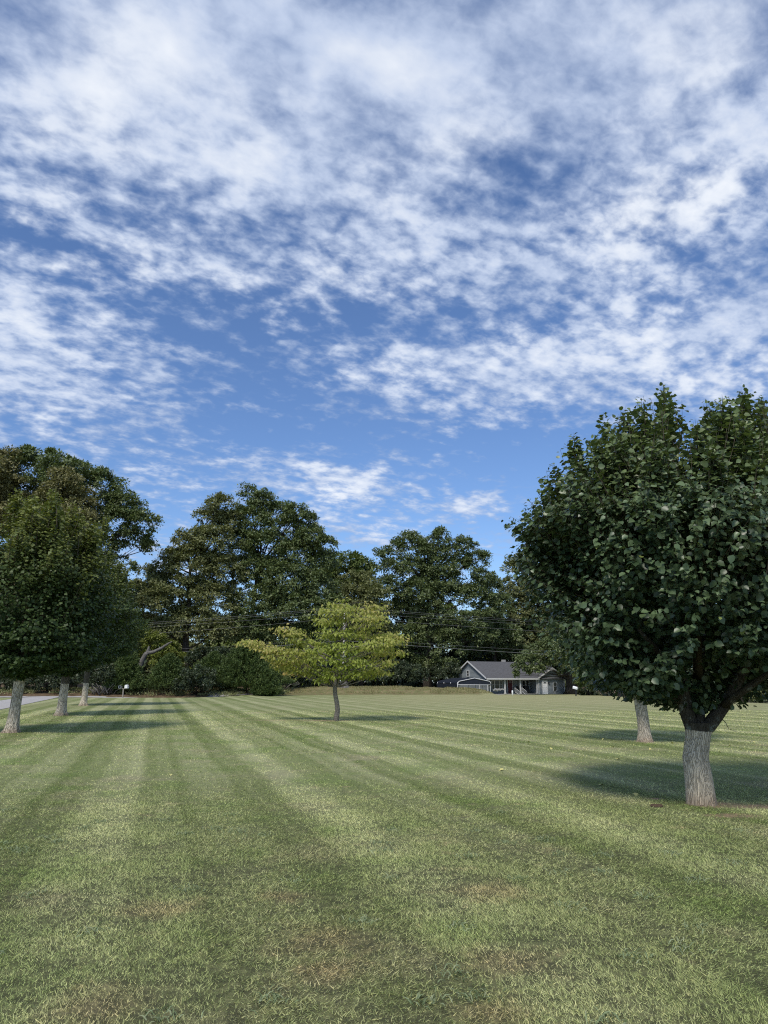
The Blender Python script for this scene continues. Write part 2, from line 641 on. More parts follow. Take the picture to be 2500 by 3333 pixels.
c = g.mix(g.m('MULTIPLY', far_dry, .52), c, (.430, .385, .215))
n3 = g.noise(g.vec(gx, gy, 3.0), 2.6, 4, .6)
c = g.mix(g.ss(n3, .60, .76, 0, .55), c, (.39, .31, .20))          # small straw coloured spots
c = g.mix(g.ss(n3, .42, .25, 0, .5), c, (.150, .180, .082))
DRY = [(1050, 3060, .34, .30), (1060, 3160, .22, .20), (930, 2920, .22, .16), (310, 3280, .26, .26), (1640, 3130, .30, .26), (1620, 3300, .20, .18), (520, 2960, .3, .24), (1600, 2900, .34, .30)]
for qx_, qy_, drx, dry_ in DRY:
    q_ = G(qx_, qy_)
    a = g.m('MULTIPLY', g.m('SUBTRACT', gx, q_.x), 1 / drx)
    b = g.m('MULTIPLY', g.m('SUBTRACT', gy, q_.y), 1 / dry_)
    r = g.m('MULTIPLY', g.m('SQRT', g.m('ADD', g.m('MULTIPLY', a, a), g.m('MULTIPLY', b, b))), g.m('MULTIPLY_ADD', g.noise(g.vec(gx, gy, 5.0), 4.0, 5, .7), 2.6, -.4))
    c = g.mix(g.ss(r, .1, 1.3, .55, 0), c, (.40, .30, .18))
wig = g.m('MULTIPLY_ADD', g.noise(g.vec(gx, gy, 1.0), 3.5, 4, .6), .9, .55)
bare = None
for bx, by, brx, bry in BARE:
    a = g.m('MULTIPLY', g.m('SUBTRACT', gx, bx), 1 / brx)
    b = g.m('MULTIPLY', g.m('SUBTRACT', gy, by), 1 / bry)
    r = g.m('MULTIPLY', g.m('SQRT', g.m('ADD', g.m('MULTIPLY', a, a), g.m('MULTIPLY', b, b))), wig)
    k = g.ss(r, .25, 1.25, 1, 0)
    bare = k if bare is None else g.m('MAXIMUM', bare, k)
g.link(c, go.inputs['Color'])
g.link(bare, go.inputs['Bare'])


def lawn_node(t):
    n = t.node('ShaderNodeGroup')
    n.node_tree = lawn_grp
    return n.outputs['Color'], n.outputs['Bare']


m, t, bs, out = material('ground')
M['ground'] = m
lc, bare = lawn_node(t)
pos = t.node('ShaderNodeNewGeometry').outputs['Position']
px_, py_, pz_ = t.sep(pos)
# mown turf: fine blades stretched across the view are noise in colour and relief
f1 = t.noise(pos, 55, 4, .7)
f2 = t.noise(pos, 9, 4, .6)
turf = t.mix(t.ss(f1, .3, .7, .45, 0), lc, (.060, .075, .028))
turf = t.mix(t.m('MULTIPLY', t.ss(py_, 6, 15, .82, 0), t.m('MULTIPLY', t.ss(py_, 2.6, 3.4), t.ss(t.m('SUBTRACT', t.m('ABSOLUTE', px_), t.m('MULTIPLY', py_, .64)), .9, 2.0, 1.0, 0.0))), turf, (.050, .050, .026))       # ground colour darkened between the standing blades
turf = t.mix(t.ss(f2, .4, .7, 0, .35), turf, t.mix(1.0, lc, (1.35, 1.3, 1.15), 'MULTIPLY'))
soil = t.mix(t.noise(pos, 14, 5, .65), (.24, .15, .095), (.46, .33, .225))
turf = t.mix(t.m('MULTIPLY', bare, t.ss(t.noise(pos, 9, 4, .7), .38, .62, .25, 1.0)), turf, soil)
# leaf litter, dry weeds and earth beyond the lawn
l1 = t.noise(pos, 1.6, 5, .65)
l2 = t.noise(pos, 7.0, 5, .7)
litter = t.mix(t.ss(l1, .35, .65), (.085, .055, .035), (.19, .135, .085))
litter = t.mix(t.ss(l2, .50, .72, 0, .8), litter, (.10, .105, .045))
bank = t.mix(t.ss(l1, .35, .65), (.135, .115, .055), (.25, .195, .105))
bank = t.mix(t.ss(l2, .55, .75, 0, .8), bank, (.36, .26, .17))
bank = t.mix(t.ss(t.noise(pos, 2.6, 3, .6), .38, .62, 0, .8), bank, (.150, .165, .065))
wild = t.mix(t.attr('bank'), litter, bank)
t.link(t.mix(t.attr('lawn'), wild, turf), bs.inputs['Base Color'])
bs.inputs['Roughness'].default_value = .95
bs.inputs['Specular IOR Level'].default_value = .1
hb = t.m('ADD', t.m('MULTIPLY', f1, .5), t.m('MULTIPLY', l2, .5))
t.link(t.bump(hb, .8, .05), bs.inputs['Normal'])

gxs = np.concatenate([np.linspace(-600, -64, 18), np.arange(-60, 60.1, 1.0), np.linspace(64, 600, 18)])
gys = np.concatenate([np.linspace(-200, 20, 12), np.arange(24, 66, 3.0), np.arange(66, 130.1, .8), np.linspace(136, 1200, 18)])
XX, YY = np.meshgrid(gxs, gys)
ZZ = H(XX, YY)
rough = (vnoise(np.stack([XX.ravel() * .5, YY.ravel() * .5, 0 * XX.ravel()], 1), 5).reshape(XX.shape) - .5)
wildm = sst(0, 1.5, YY - lawn_edge(XX))
ZZ = ZZ + rough * .22 * wildm * sst(300, 130, YY)
nx_, ny_ = len(gxs), len(gys)
ii = (np.arange(ny_ - 1)[:, None] * nx_ + np.arange(nx_ - 1)[None]).ravel()
me = tri_mesh('ground', np.stack([XX.ravel(), YY.ravel(), ZZ.ravel()], 1), np.stack([ii, ii + 1, ii + 1 + nx_, ii + nx_], 1),
              {'lawn': (1 - sst(-.4, .9, YY - lawn_edge(XX))).ravel(),
               'bank': (sst(-17, -12, XX) * sst(40, 20, XX)).ravel()}, True)
me.materials.append(M['ground'])
tag(link(bpy.data.objects.new('ground', me)), kind='structure')

# ---------------------------------------------------------------- drive and road, laid on the ground
M['drive'] = flat_mat('pale_asphalt', (.40, .38, .36), .9, .22, 1.6, .2, bump=.01)


def ribbon(name, pts, width, lift, mat):
    pts = [Vector((a, b, 0)) for a, b in pts]
    fine = []
    for i in range(len(pts) - 1):
        for k in range(12):
            fine.append(pts[i].lerp(pts[i + 1], k / 12))
    fine.append(pts[-1])
    v, f = [], []
    for i, p in enumerate(fine):
        d = (fine[min(i + 1, len(fine) - 1)] - fine[max(i - 1, 0)]).normalized()
        s = Vector((d.y, -d.x, 0))
        for k in range(5):
            q = p + s * width * (k / 4 - .5)
            v.append((q.x, q.y, Hs(q.x, q.y) + lift + (.03 if 0 < k < 4 else 0)))
        if i:
            for k in range(4):
                f.append((5 * i - 5 + k, 5 * i - 4 + k, 5 * i + 1 + k, 5 * i + k))
    b = MB()
    b.add(v, f, True)
    return tag(b.build(name, mat), kind='structure')


ribbon('driveway', [(-9.6, 0), (-24.8, 44.5), (-31, 62.5), (-35.4, 75.4)], 3.5, .02, M['drive'])
ribbon('road', [(-110, 72.5), (-60, 77.4), (-33, 78.6), (-21, 79.2), (-16.5, 86), (-14.6, 97), (-13.5, 118), (-13, 150)], 4.4, .03, M['drive'])

# ---------------------------------------------------------------- mown grass: blades near the camera
m, t, bs, out = material('grass_blades')
M['blade'] = m
lc, bare = lawn_node(t)
rn = t.attr('rnd')
bc = t.mix(1.0, lc, t.ramp(rn, [(0, (.70, .80, .56)), (.5, (1.55, 1.58, 1.34)), (.85, (2.15, 2.12, 1.9)), (1, (2.6, 2.4, 2.1))]), 'MULTIPLY')
t.link(bc, bs.inputs['Base Color'])
bs.inputs['Roughness'].default_value = .55
bs.inputs['Specular IOR Level'].default_value = .3
tr = t.node('ShaderNodeBsdfTranslucent')
t.link(bc, tr.inputs['Color'])
mx = t.node('ShaderNodeMixShader')
mx.inputs[0].default_value = .28
t.link(bs.outputs[0], mx.inputs[1])
t.link(tr.outputs[0], mx.inputs[2])
t.link(mx.outputs[0], out.inputs[0])


def grass_field(n, y0, y1):
    u = rng.random(n)
    y = (y0 ** .72 + u * (y1 ** .72 - y0 ** .72)) ** (1 / .72)
    x = (rng.random(n) * 2 - 1) * (.64 * y + 1.9)
    # clumps and thin places
    q = np.stack([x * 2.2, y * 2.2, 0 * x], 1)
    dn = vnoise(q, 11) * .6 + vnoise(q * 3.1, 12) * .4
    keep = rng.random(n) < np.clip(.25 + 1.2 * dn, 0, 1)
    keep &= rng.random(n) < ((1 - sst(8, 13, y)) if y0 < 4 else sst(7.0, 13, y))
    for bx, by, brx, bry in BARE:
        r = np.sqrt(((x - bx) / brx) ** 2 + ((y - by) / bry) ** 2)
        keep &= ~((r < .95) & (rng.random(n) < .97 - .35 * r))
    x, y, dn = x[keep], y[keep], dn[keep]
    n = len(x)
    s = .954 * x + .299 * y + .26
    sgn = np.where(np.cos(s * 2 * math.pi / 2.7) > 0, 1.0, -1.0)
    lean = np.stack([-.299 * sgn, .954 * sgn, 0 * x], 1) * .45 + rng.normal(size=(n, 3)) * .55
    lean[:, 2] = 0
    h = (.012 + .018 * rng.random(n)) * (.7 + .6 * dn) * np.interp(y, [3, 9, 30], [1.0, 1.05, 1.25])
    tall = rng.random(n) < .015
    h[tall] *= 1.7
    up = unit(np.stack([lean[:, 0], lean[:, 1], np.full(n, .75)], 1))
    tip_dir = unit(np.stack([lean[:, 0] * 1.6, lean[:, 1] * 1.6, np.full(n, .42)], 1))
    side = unit(np.cross(up, rand_dirs(n)))
    w = np.interp(y, [3, 8, 18, 34], [.0017, .0030, .0075, .014]) * (.7 + .6 * rng.random(n))
    base = np.stack([x, y, np.zeros(n) - .002], 1)
    mid = base + up * (h * .6)[:, None]
    tip = mid + tip_dir * (h * .65)[:, None]
    return base, mid, tip, side, w, n


def grass_obj(name, n, y0, y1, bent):
    base, mid, tip, side, w, n = grass_field(n, y0, y1)
    sw = side * w[:, None]
    if bent:
        v = np.stack([base - sw, base + sw, mid + sw * .8, mid - sw * .8, tip], 1).reshape(-1, 3)
        f = np.array([(0, 1, 2), (0, 2, 3), (3, 2, 4)])
        k = 5
    else:
        v = np.stack([base - sw, base + sw, tip], 1).reshape(-1, 3)
        f = np.array([(0, 1, 2)])
        k = 3
    f = (f[None] + (np.arange(n) * k)[:, None, None]).reshape(-1, 3)
    me = tri_mesh(name, v, f, {'rnd': np.repeat(rng.random(n), k)})
    me.materials.append(M['blade'])
    return me


GR_N = 1.0
o = link(bpy.data.objects.new('grass', grass_obj('grass', int(900000 * GR_N), 3.0, 13.0, False)))
tag(o, 'short mown grass blades of the lawn in the foreground', 'grass', kind='stuff')
o = link(bpy.data.objects.new('grass', grass_obj('grass_far', int(330000 * GR_N), 7.0, 42.0, False)))
tag(o, 'short mown grass blades of the lawn around the trees', 'grass', kind='stuff')

# coarse tufts standing a little above the mown blades near the camera
nt = 80
ty = 3.2 + rng.random(nt) ** 1.3 * 6.5
tx_ = (rng.random(nt) * 2 - 1) * (.58 * ty + .5)
per = 46
cx_ = np.repeat(tx_, per) + rng.normal(size=nt * per) * .055
cy_ = np.repeat(ty, per) + rng.normal(size=nt * per) * .055
n = nt * per
ang_ = rng.random(n) * 6.283
hh_ = .025 + .028 * rng.random(n)
dirv = np.stack([np.cos(ang_) * .75, np.sin(ang_) * .75, np.full(n, .85)], 1)
base = np.stack([cx_, cy_, np.zeros(n)], 1)
mid = base + unit(dirv) * (hh_ * .6)[:, None]
tip = mid + unit(dirv * np.array([1.5, 1.5, .25])) * (hh_ * .7)[:, None]
sw = unit(np.cross(dirv, rand_dirs(n))) * (.0022 + .0012 * rng.random(n))[:, None]
v = np.stack([base - sw, base + sw, mid + sw, mid - sw, tip], 1).reshape(-1, 3)
f = (np.array([(0, 1, 2), (0, 2, 3), (3, 2, 4)])[None] + (np.arange(n) * 5)[:, None, None]).reshape(-1, 3)
M['tuft'] = leaf_mat('coarse_grass', (.13, .185, .085), (.27, .33, .175), (.38, .40, .24), .5, .25)
me = tri_mesh('coarse_grass', v, f, {'rnd': np.repeat(rng.random(n), 5), 'tone': np.repeat(rng.random(n) ** 3, 5)})
me.materials.append(M['tuft'])
tag(link(bpy.data.objects.new('coarse_grass', me)), 'coarse bluish tufts scattered through the lawn in the foreground', 'grass', kind='stuff')

# ================================================================= the front trees: pear, maples, dogwood
def trunk_mesh(pts, radii, rings=70, sides=40, ridge=.06, flare=.35, seed=1, lobes=5):
    """a bark-furrowed trunk following pts, with a root flare; returns vertex and quad arrays"""
    pts = np.array(pts, float)
    s = np.linspace(0, 1, len(pts))
    q = np.linspace(0, 1, rings)
    c = np.stack([np.interp(q, s, pts[:, k]) for k in range(3)], 1)
    r = np.interp(q, s, radii)
    th = np.linspace(0, 2 * math.pi, sides, endpoint=False)
    TH, Q = np.meshgrid(th, q)
    z = c[:, 2][:, None] + 0 * TH
    up = np.stack([np.cos(TH) * 6, np.sin(TH) * 6, z * 2.2], -1).reshape(-1, 3)
    rd = (vnoise(up * np.array([1.6, 1.6, 1.0]), seed) - .5) * 2 * ridge + (vnoise(up * np.array([.4, .4, .5]), seed + 3) - .5) * .16
    fl = flare * np.exp(-np.maximum(z, 0) / .16) * (.65 + .5 * np.cos(lobes * TH + seed) * np.cos(2 * TH + 2 * seed))
    rr = r[:, None] * (1 + rd.reshape(TH.shape) + fl)
    v = np.stack([c[:, 0][:, None] + rr * np.cos(TH), c[:, 1][:, None] + rr * np.sin(TH), z], -1).reshape(-1, 3)
    i = (np.arange(rings - 1)[:, None] * sides + np.arange(sides)[None])
    j = (np.arange(rings - 1)[:, None] * sides + (np.arange(sides)[None] + 1) % sides)
    f = np.stack([i, j, j + sides, i + sides], -1).reshape(-1, 4)
    return v, f


def trunk_object(pts, radii, mat, parent, limbs=(), **kw):
    v, f = trunk_mesh(pts, radii, **kw)
    b = MB()
    b.add(v, f.tolist(), True)
    for lp, lr in limbs:
        b.tube(lp, lr, 9)
    return b.build('trunk', mat, parent)


def bez(a, b, c, n=6):
    a, b, c = Vector(a), Vector(b), Vector(c)
    return [a * (1 - t) ** 2 + b * 2 * t * (1 - t) + c * t * t for t in [k / (n - 1) for k in range(n)]]


def pollard(prof, cx, cy, n_shoot, leaf_n, leaf_len, seed, gap=.42, shoot=(.55, 1.25), top_tone=0.0, clump=1.0, side_up=.75, topbias=1.0, leaders=None, hollow=False, rag=.34, spread=.20, cleft=None):
    """upright leafy shoots ending on the crown's outline; prof = [(z, r)].  Returns leaf arrays and twig paths (local space)"""
    r0 = np.random.default_rng(seed)
    pz = np.array([p[0] for p in prof]); pr = np.array([p[1] for p in prof])
    zmid, zmax, zmin = pz[np.argmax(pr)], pz[-1], pz[0]
    # sample the outline by area
    zz = np.linspace(zmin, zmax, 200)
    rr = np.interp(zz, pz, pr)
    ds = np.sqrt(np.gradient(zz) ** 2 + np.gradient(rr) ** 2) * np.maximum(rr, .15)
    cdf = np.cumsum(ds); cdf /= cdf[-1]
    z = np.interp(r0.random(n_shoot), cdf, zz)
    th = r0.random(n_shoot) * 2 * math.pi
    # also fill the top cap inside the outline
    r = np.interp(z, pz, pr)
    bump_ = vnoise(np.stack([np.cos(th) * 2.1 + 9, np.sin(th) * 2.1 + 9, z * .9], 1), seed)
    r = r * (.80 + rag * bump_) * (1 - .18 * r0.random(n_shoot) ** 2)
    tip = np.stack([cx + r * np.cos(th), cy + r * np.sin(th), z], 1)
    tip[:, 2] += (vnoise(tip * 1.7, seed + 1) - .5) * .55 * sst(zmid, zmax, z) * topbias
    low = sst(zmid + .4, zmin, z)
    keep = (vnoise(tip * np.array([1.5, 1.5, 1.9]), seed + 2) > gap * (.35 + .65 * low)) 
    if hollow:                                # the open space under the crown around the fork
        keep &= ~((z < 1.9) & (np.abs(tip[:, 0]) < .75) & (tip[:, 1] < .3))
    tip, th, z, low = tip[keep], th[keep], z[keep], low[keep]
    if cleft:
        ck = ~((np.abs(tip[:, 0] - cleft[0]) < cleft[1] * (.4 + .6 * sst(cleft[2], cleft[2] + 1, tip[:, 2]))) & (tip[:, 2] > cleft[2]) & (tip[:, 1] < 1.3))
        tip, th, z, low = tip[ck], th[ck], z[ck], low[ck]
    if leaders is not None:                   # tall bunches of upright shoots
        zt = np.array([[q.x, q.y, q.z] for q in leaders])
        cap = np.array([np.max(zt[:, 2] - 2.6 * np.hypot(zt[:, 0] - a, zt[:, 1] - b)) for a, b in tip[:, :2]])
        tip[:, 2] = np.where(z > zmid + .5, np.minimum(tip[:, 2], np.maximum(cap - .05, zmid + .5)), tip[:, 2])
        ex = []
        for q in zt:
            for k in range(26):
                d_ = abs(r0.normal()) * spread
                a = r0.random() * 6.283
                ex.append((q[0] + d_ * math.cos(a), q[1] + d_ * math.sin(a), q[2] - d_ * (.5 + .9 * r0.random()) - .45 * r0.random() ** 2))
        ex[::26] = [tuple(q) for q in zt]
        ex = np.array(ex)
        tip = np.concatenate([tip, ex])
        th = np.concatenate([th, np.arctan2(ex[:, 1] - cy, ex[:, 0] - cx)])
        z = np.concatenate([z, np.minimum(ex[:, 2] + .5, zmax)])
        low = np.concatenate([low, np.zeros(len(ex))])
    n = len(tip)
    out = np.stack([np.cos(th), np.sin(th), 0 * th], 1)
    hi_ = sst(zmid - .2, zmax, z)
    d = unit(out * (1.0 - .93 * hi_ - side_up * .25)[:, None] + np.array([0, 0, 1.0]) * (side_up + .4 * hi_ - 1.0 * low)[:, None] + r0.normal(size=(n, 3)) * .13)
    L = shoot[0] + (shoot[1] - shoot[0]) * r0.random(n) * (.55 + .45 * hi_)
    L = np.minimum(L, .45 + .30 * np.maximum(tip[:, 2] - zmin, 0))
    rho = np.hypot(tip[:, 0] - cx, tip[:, 1] - cy)
    inn = .25 + .55 * (1 - hi_) * (rho > .6)
    base = tip - d * L[:, None] - out * (np.minimum(L * inn, rho * .8))[:, None]
    # leaves along each shoot
    nl = leaf_n
    t = (np.arange(nl)[None] + r0.random((n, nl))) / nl
    ctrl = base + (tip - base) * .5 + out * (L * .10)[:, None]
    B = lambda tt: ((1 - tt)[..., None] ** 2 * base[:, None] + (2 * tt * (1 - tt))[..., None] * ctrl[:, None] + tt[..., None] ** 2 * tip[:, None])
    pos = B(t).reshape(-1, 3)
    m_ = len(pos)
    ga = (np.arange(nl)[None] * 2.399 + r0.random((n, 1)) * 6.28 + r0.normal(size=(n, nl)) * .5).reshape(-1)
    o2 = np.repeat(out, nl, 0)
    ring = np.stack([np.cos(ga), np.sin(ga), 0 * ga], 1)
    hi2 = np.repeat(hi_, nl)
    ax = ring * 1.0 + o2 * (.75 - .6 * hi2)[:, None] + np.stack([0 * ga, 0 * ga, -.55 + .75 * hi2 + r0.normal(size=m_) * .35], 1)
    nm = o2 * (.75 - .4 * hi2)[:, None] + np.array([0, 0, .8]) + r0.normal(size=(m_, 3)) * .45
    pos = pos + unit(ring) * (leaf_len * .28 * clump) + r0.normal(size=(m_, 3)) * leaf_len * .15 * clump
    sz = leaf_len * (.62 + .55 * r0.random(m_))
    tt = t.reshape(-1)
    sz = sz * (1 - .35 * (tt > .93))
    tone = np.clip(top_tone * (hi2 ** 1.3) * (.35 + .9 * tt) * (.5 + r0.random(m_)), 0, 1)
    tone = np.where(r0.random(m_) < .004, .9, tone)
    twigs = (base, ctrl, tip)
    return pos, ax, nm, sz, r0.random(m_), tone, twigs


def twig_mesh(twigs, idx, r=.006, seg=4):
    b, c, t = [a[idx] for a in twigs]
    n = len(b)
    tt = np.linspace(0, 1, seg + 1)
    p = (1 - tt)[None, :, None] ** 2 * b[:, None] + (2 * tt * (1 - tt))[None, :, None] * c[:, None] + (tt ** 2)[None, :, None] * t[:, None]
    rad = r * (1 - .75 * tt)
    off = np.array([(1, 0, 0), (-.5, .866, 0), (-.5, -.866, 0)])
    v = (p[:, :, None, :] + rad[None, :, None, None] * off[None, None]).reshape(-1, 3)
    f = []
    for s in range(seg):
        for k in range(3):
            f.append((s * 3 + k, s * 3 + (k + 1) % 3, (s + 1) * 3 + (k + 1) % 3, (s + 1) * 3 + k))
    f = np.array(f)
    k = (seg + 1) * 3
    return v, (f[None] + (np.arange(n) * k)[:, None, None]).reshape(-1, 4)


M['twig'] = flat_mat('twig_bark', (.13, .105, .075), .8, .2, 20)

# ---------------------------------------------------------------- the pear at the right edge
root = thing('pear_tree', 'round-headed pear tree with big glossy dark leaves on upright shoots, nearest tree at right edge', 'tree', pear_b)
k_ = pear_b.y / 9.9


def at_pear(px, py, dy=0.0):
    return P(px, py, pear_b.y + dy) - pear_b


tp = [(0, 0, -.05), (-.01, 0, .3), (-.03, 0, .6), at_pear(2271, 2395), at_pear(2268, 2352)]
limbs = [
    (bez(at_pear(2262, 2392), at_pear(2226, 2310), at_pear(2212, 2180), 7) + [at_pear(2190, 2000, .1), at_pear(2150, 1750, .2)], [.085, .092, .098, .098, .095, .09, .085, .07, .03]),
    (bez(at_pear(2284, 2392), at_pear(2322, 2345), at_pear(2362, 2290), 7) + [at_pear(2440, 2150, -.2), at_pear(2520, 1900, -.2)], [.085, .092, .098, .096, .092, .088, .085, .065, .03]),
    (bez(at_pear(2272, 2370), at_pear(2275, 2300, .2), at_pear(2275, 2150, .4), 5) + [at_pear(2300, 1700, .4)], [.09, .09, .09, .085, .08, .03]),
    (bez(at_pear(2212, 2200), at_pear(2160, 2140, -.4), at_pear(2080, 2050, -.9), 5), [.06, .05, .045, .035, .02]),
    (bez(at_pear(2225, 2290), at_pear(2120, 2230, .3), at_pear(1980, 2130, .6), 5), [.05, .045, .04, .03, .015]),
    (bez(at_pear(2350, 2300), at_pear(2420, 2250, -.5), at_pear(2560, 2150, -1.1), 5), [.06, .05, .045, .035, .02]),
    (bez(at_pear(2275, 2200), at_pear(2270, 2100, -.6), at_pear(2280, 1980, -1.3), 5), [.06, .05, .045, .035, .02]),
]
trunk = trunk_object(tp, [.185, .178, .168, .160, .165], M['bark_pear'], root, limbs, ridge=.035, flare=.13, seed=3, rings=90, sides=64)
trunk['label'] = 'trunk with pale paint below a sharp line and dark lichened bark above'
prof = [(1.12, .25), (1.35, .95), (1.65, 1.60), (2.4, 2.15), (3.4, 2.50), (4.2, 2.38), (4.7, 2.15), (5.2, 1.85), (5.6, 1.40), (5.95, .80), (6.0, .05)]
prof = [(z, r * k_) for z, r in prof]
LEADERS = [at_pear(px, py - 12, d) for px, py, d in (
    (2160, 1262, .3), (2035, 1335, -.3), (1960, 1352, .5), (1868, 1420, -.2), (2095, 1300, -.7), (2300, 1312, .2), (2412, 1272, -.3), (2350, 1296, -.8), (2470, 1300, .4), (2545, 1330, -.2), (2620, 1390, .2), (2690, 1470, 0),
    (1800, 1515, .2), (1935, 1420, -.9), (1722, 1640, 0), (1760, 1600, -.6), (2262, 1375, -1.0), (2010, 1420, -1.2), (2420, 1370, -1.2), (2130, 1420, -1.5), (2560, 1430, -1.1), (2320, 1440, -1.7), (1860, 1530, -1.2), (2240, 1530, -1.9), (2100, 1560, -1.9),
    (1700, 1770, -.2), (1690, 1800, .3), (2150, 1330, 1.0), (2380, 1330, 1.1), (2000, 1390, 1.2), (2480, 1370, 1.3))]
pos, ax, nm, sz, rn_, tone, tw = pollard(prof, .12, .0, 2700, 25, .093, 21, gap=.42, shoot=(.6, 1.45), top_tone=.30, topbias=1.6, leaders=LEADERS, hollow=True, spread=.15, cleft=(at_pear(2215, 1400).x, .19, 4.3))
v1 = pos.copy()
# a few hundred of the nearest leaves in view are objects of their own
wp = pos + np.array(pear_b)
front = np.where((wp[:, 0] / wp[:, 1] < .52) & (pos[:, 1] < -.6))[0]
score = wp[front, 1] + rng.random(len(front)) * .9
single = front[np.argsort(score)[:300]]
rest = np.ones(len(pos), bool)
rest[single] = False
near = rest & (pos[:, 1] < .35) & (wp[:, 0] / wp[:, 1] < .60)
back = rest & ~near & (rng.random(len(pos)) < .75)
v1_, f1_ = leaves(pos[near], ax[near], nm[near], sz[near], LEAF_ROUND, 1.08)
v2_, f2_ = leaves(pos[back], ax[back], nm[back], sz[back] * 1.1, LEAF_OVAL, 1.2)
at_ = lambda q: np.concatenate([np.repeat(q[near], 7), np.repeat(q[back], 4)])
me = tri_mesh('crown', np.concatenate([v1_, v2_]), np.concatenate([f1_, f2_ + len(v1_)]), {'rnd': at_(rn_), 'tone': at_(tone)}, True)
me.materials.append(M['pear'])
tag(link(bpy.data.objects.new('crown', me), root), kind='stuff')
tmpl, faces = LEAF_ROUND
leaf_meshes = []
for k in range(6):
    me = tri_mesh('leaf', tmpl * np.array([1, 1.08, 1 + .25 * k]), faces, {'rnd': np.full(len(tmpl), (k + .5) / 6), 'tone': np.full(len(tmpl), .06)}, True)
    me.materials.append(M['pear'])
    leaf_meshes.append(me)
for i in single:
    a = Vector(ax[i]).normalized()
    n_ = Vector(nm[i]); n_ = (n_ - a * n_.dot(a)).normalized()
    b_ = n_.cross(a)
    mt = Matrix(((a.x, b_.x, n_.x), (a.y, b_.y, n_.y), (a.z, b_.z, n_.z))).to_4x4()
    o = bpy.data.objects.new('leaf', leaf_meshes[int(rn_[i] * 5.99)])
    o.matrix_local = Matrix.Translation(pos[i]) @ mt @ Matrix.Scale(float(sz[i]), 4)
    link(o, root)
v, f = twig_mesh(tw, np.where((tw[2][:, 1] < .5) & (rng.random(len(tw[0])) < .8))[0], .0075, 3)
me = tri_mesh('twigs', v, f, smooth=True)
me.materials.append(M['twig'])
tag(link(bpy.data.objects.new('twigs', me), root), kind='stuff')
# the thin hanging sprig at the lower right of the crown
b = MB()
b.tube([at_pear(2345, 2335), at_pear(2362, 2352, -.1), at_pear(2372, 2372, -.15), at_pear(2397, 2382, -.2)], [.006, .005, .004, .002], 5)
b.build('sprig', M['twig'], root)

# ---------------------------------------------------------------- the second tree at right, seen below the pear's crown
tb = G(2103, 2415)
root = thing('pear_tree', 'pale painted trunk and crown standing just behind the big pear tree on the right', 'tree', tb)


def at_t(px, py, dy=0.0):
    return P(px, py, tb.y + dy) - tb


M['bark_pear_b'] = bark_mat('pear_bark_pale', (.10, .085, .065), 30.0, .2, .016, (1.32, .0, .0, (.64, .56, .45)))
trunk_object([(0, 0, -.05), (-.03, 0, .5), (-.06, 0, 1.0), (-.08, 0, 1.45)], [.165, .155, .155, .16], M['bark_pear_b'], root,
             [(bez((-.08, 0, 1.35), (-.3, 0, 1.7), (-.8, 0, 2.4)), .07), (bez((-.05, 0, 1.35), (.2, -.2, 1.8), (.6, -.4, 2.6)), .07),
              (bez((-.05, 0, 1.35), (0, .2, 2.0), (0, .3, 3.2)), .08)], ridge=.07, flare=.55, seed=8, rings=60, sides=48)
prof = [(1.25, .3), (1.5, 1.1), (2.0, 1.75), (3.0, 2.3), (4.0, 2.2), (4.8, 1.6), (5.4, .7), (5.6, .05)]
pos, ax, nm, sz, rn_, tone, tw = pollard(prof, 0, 0, 1250, 16, .12, 33, gap=.30)
tag(leaf_object('crown', pos, ax, nm, sz, LEAF_OVAL, M['pear'], root, rn_, tone, 1.2), kind='stuff')

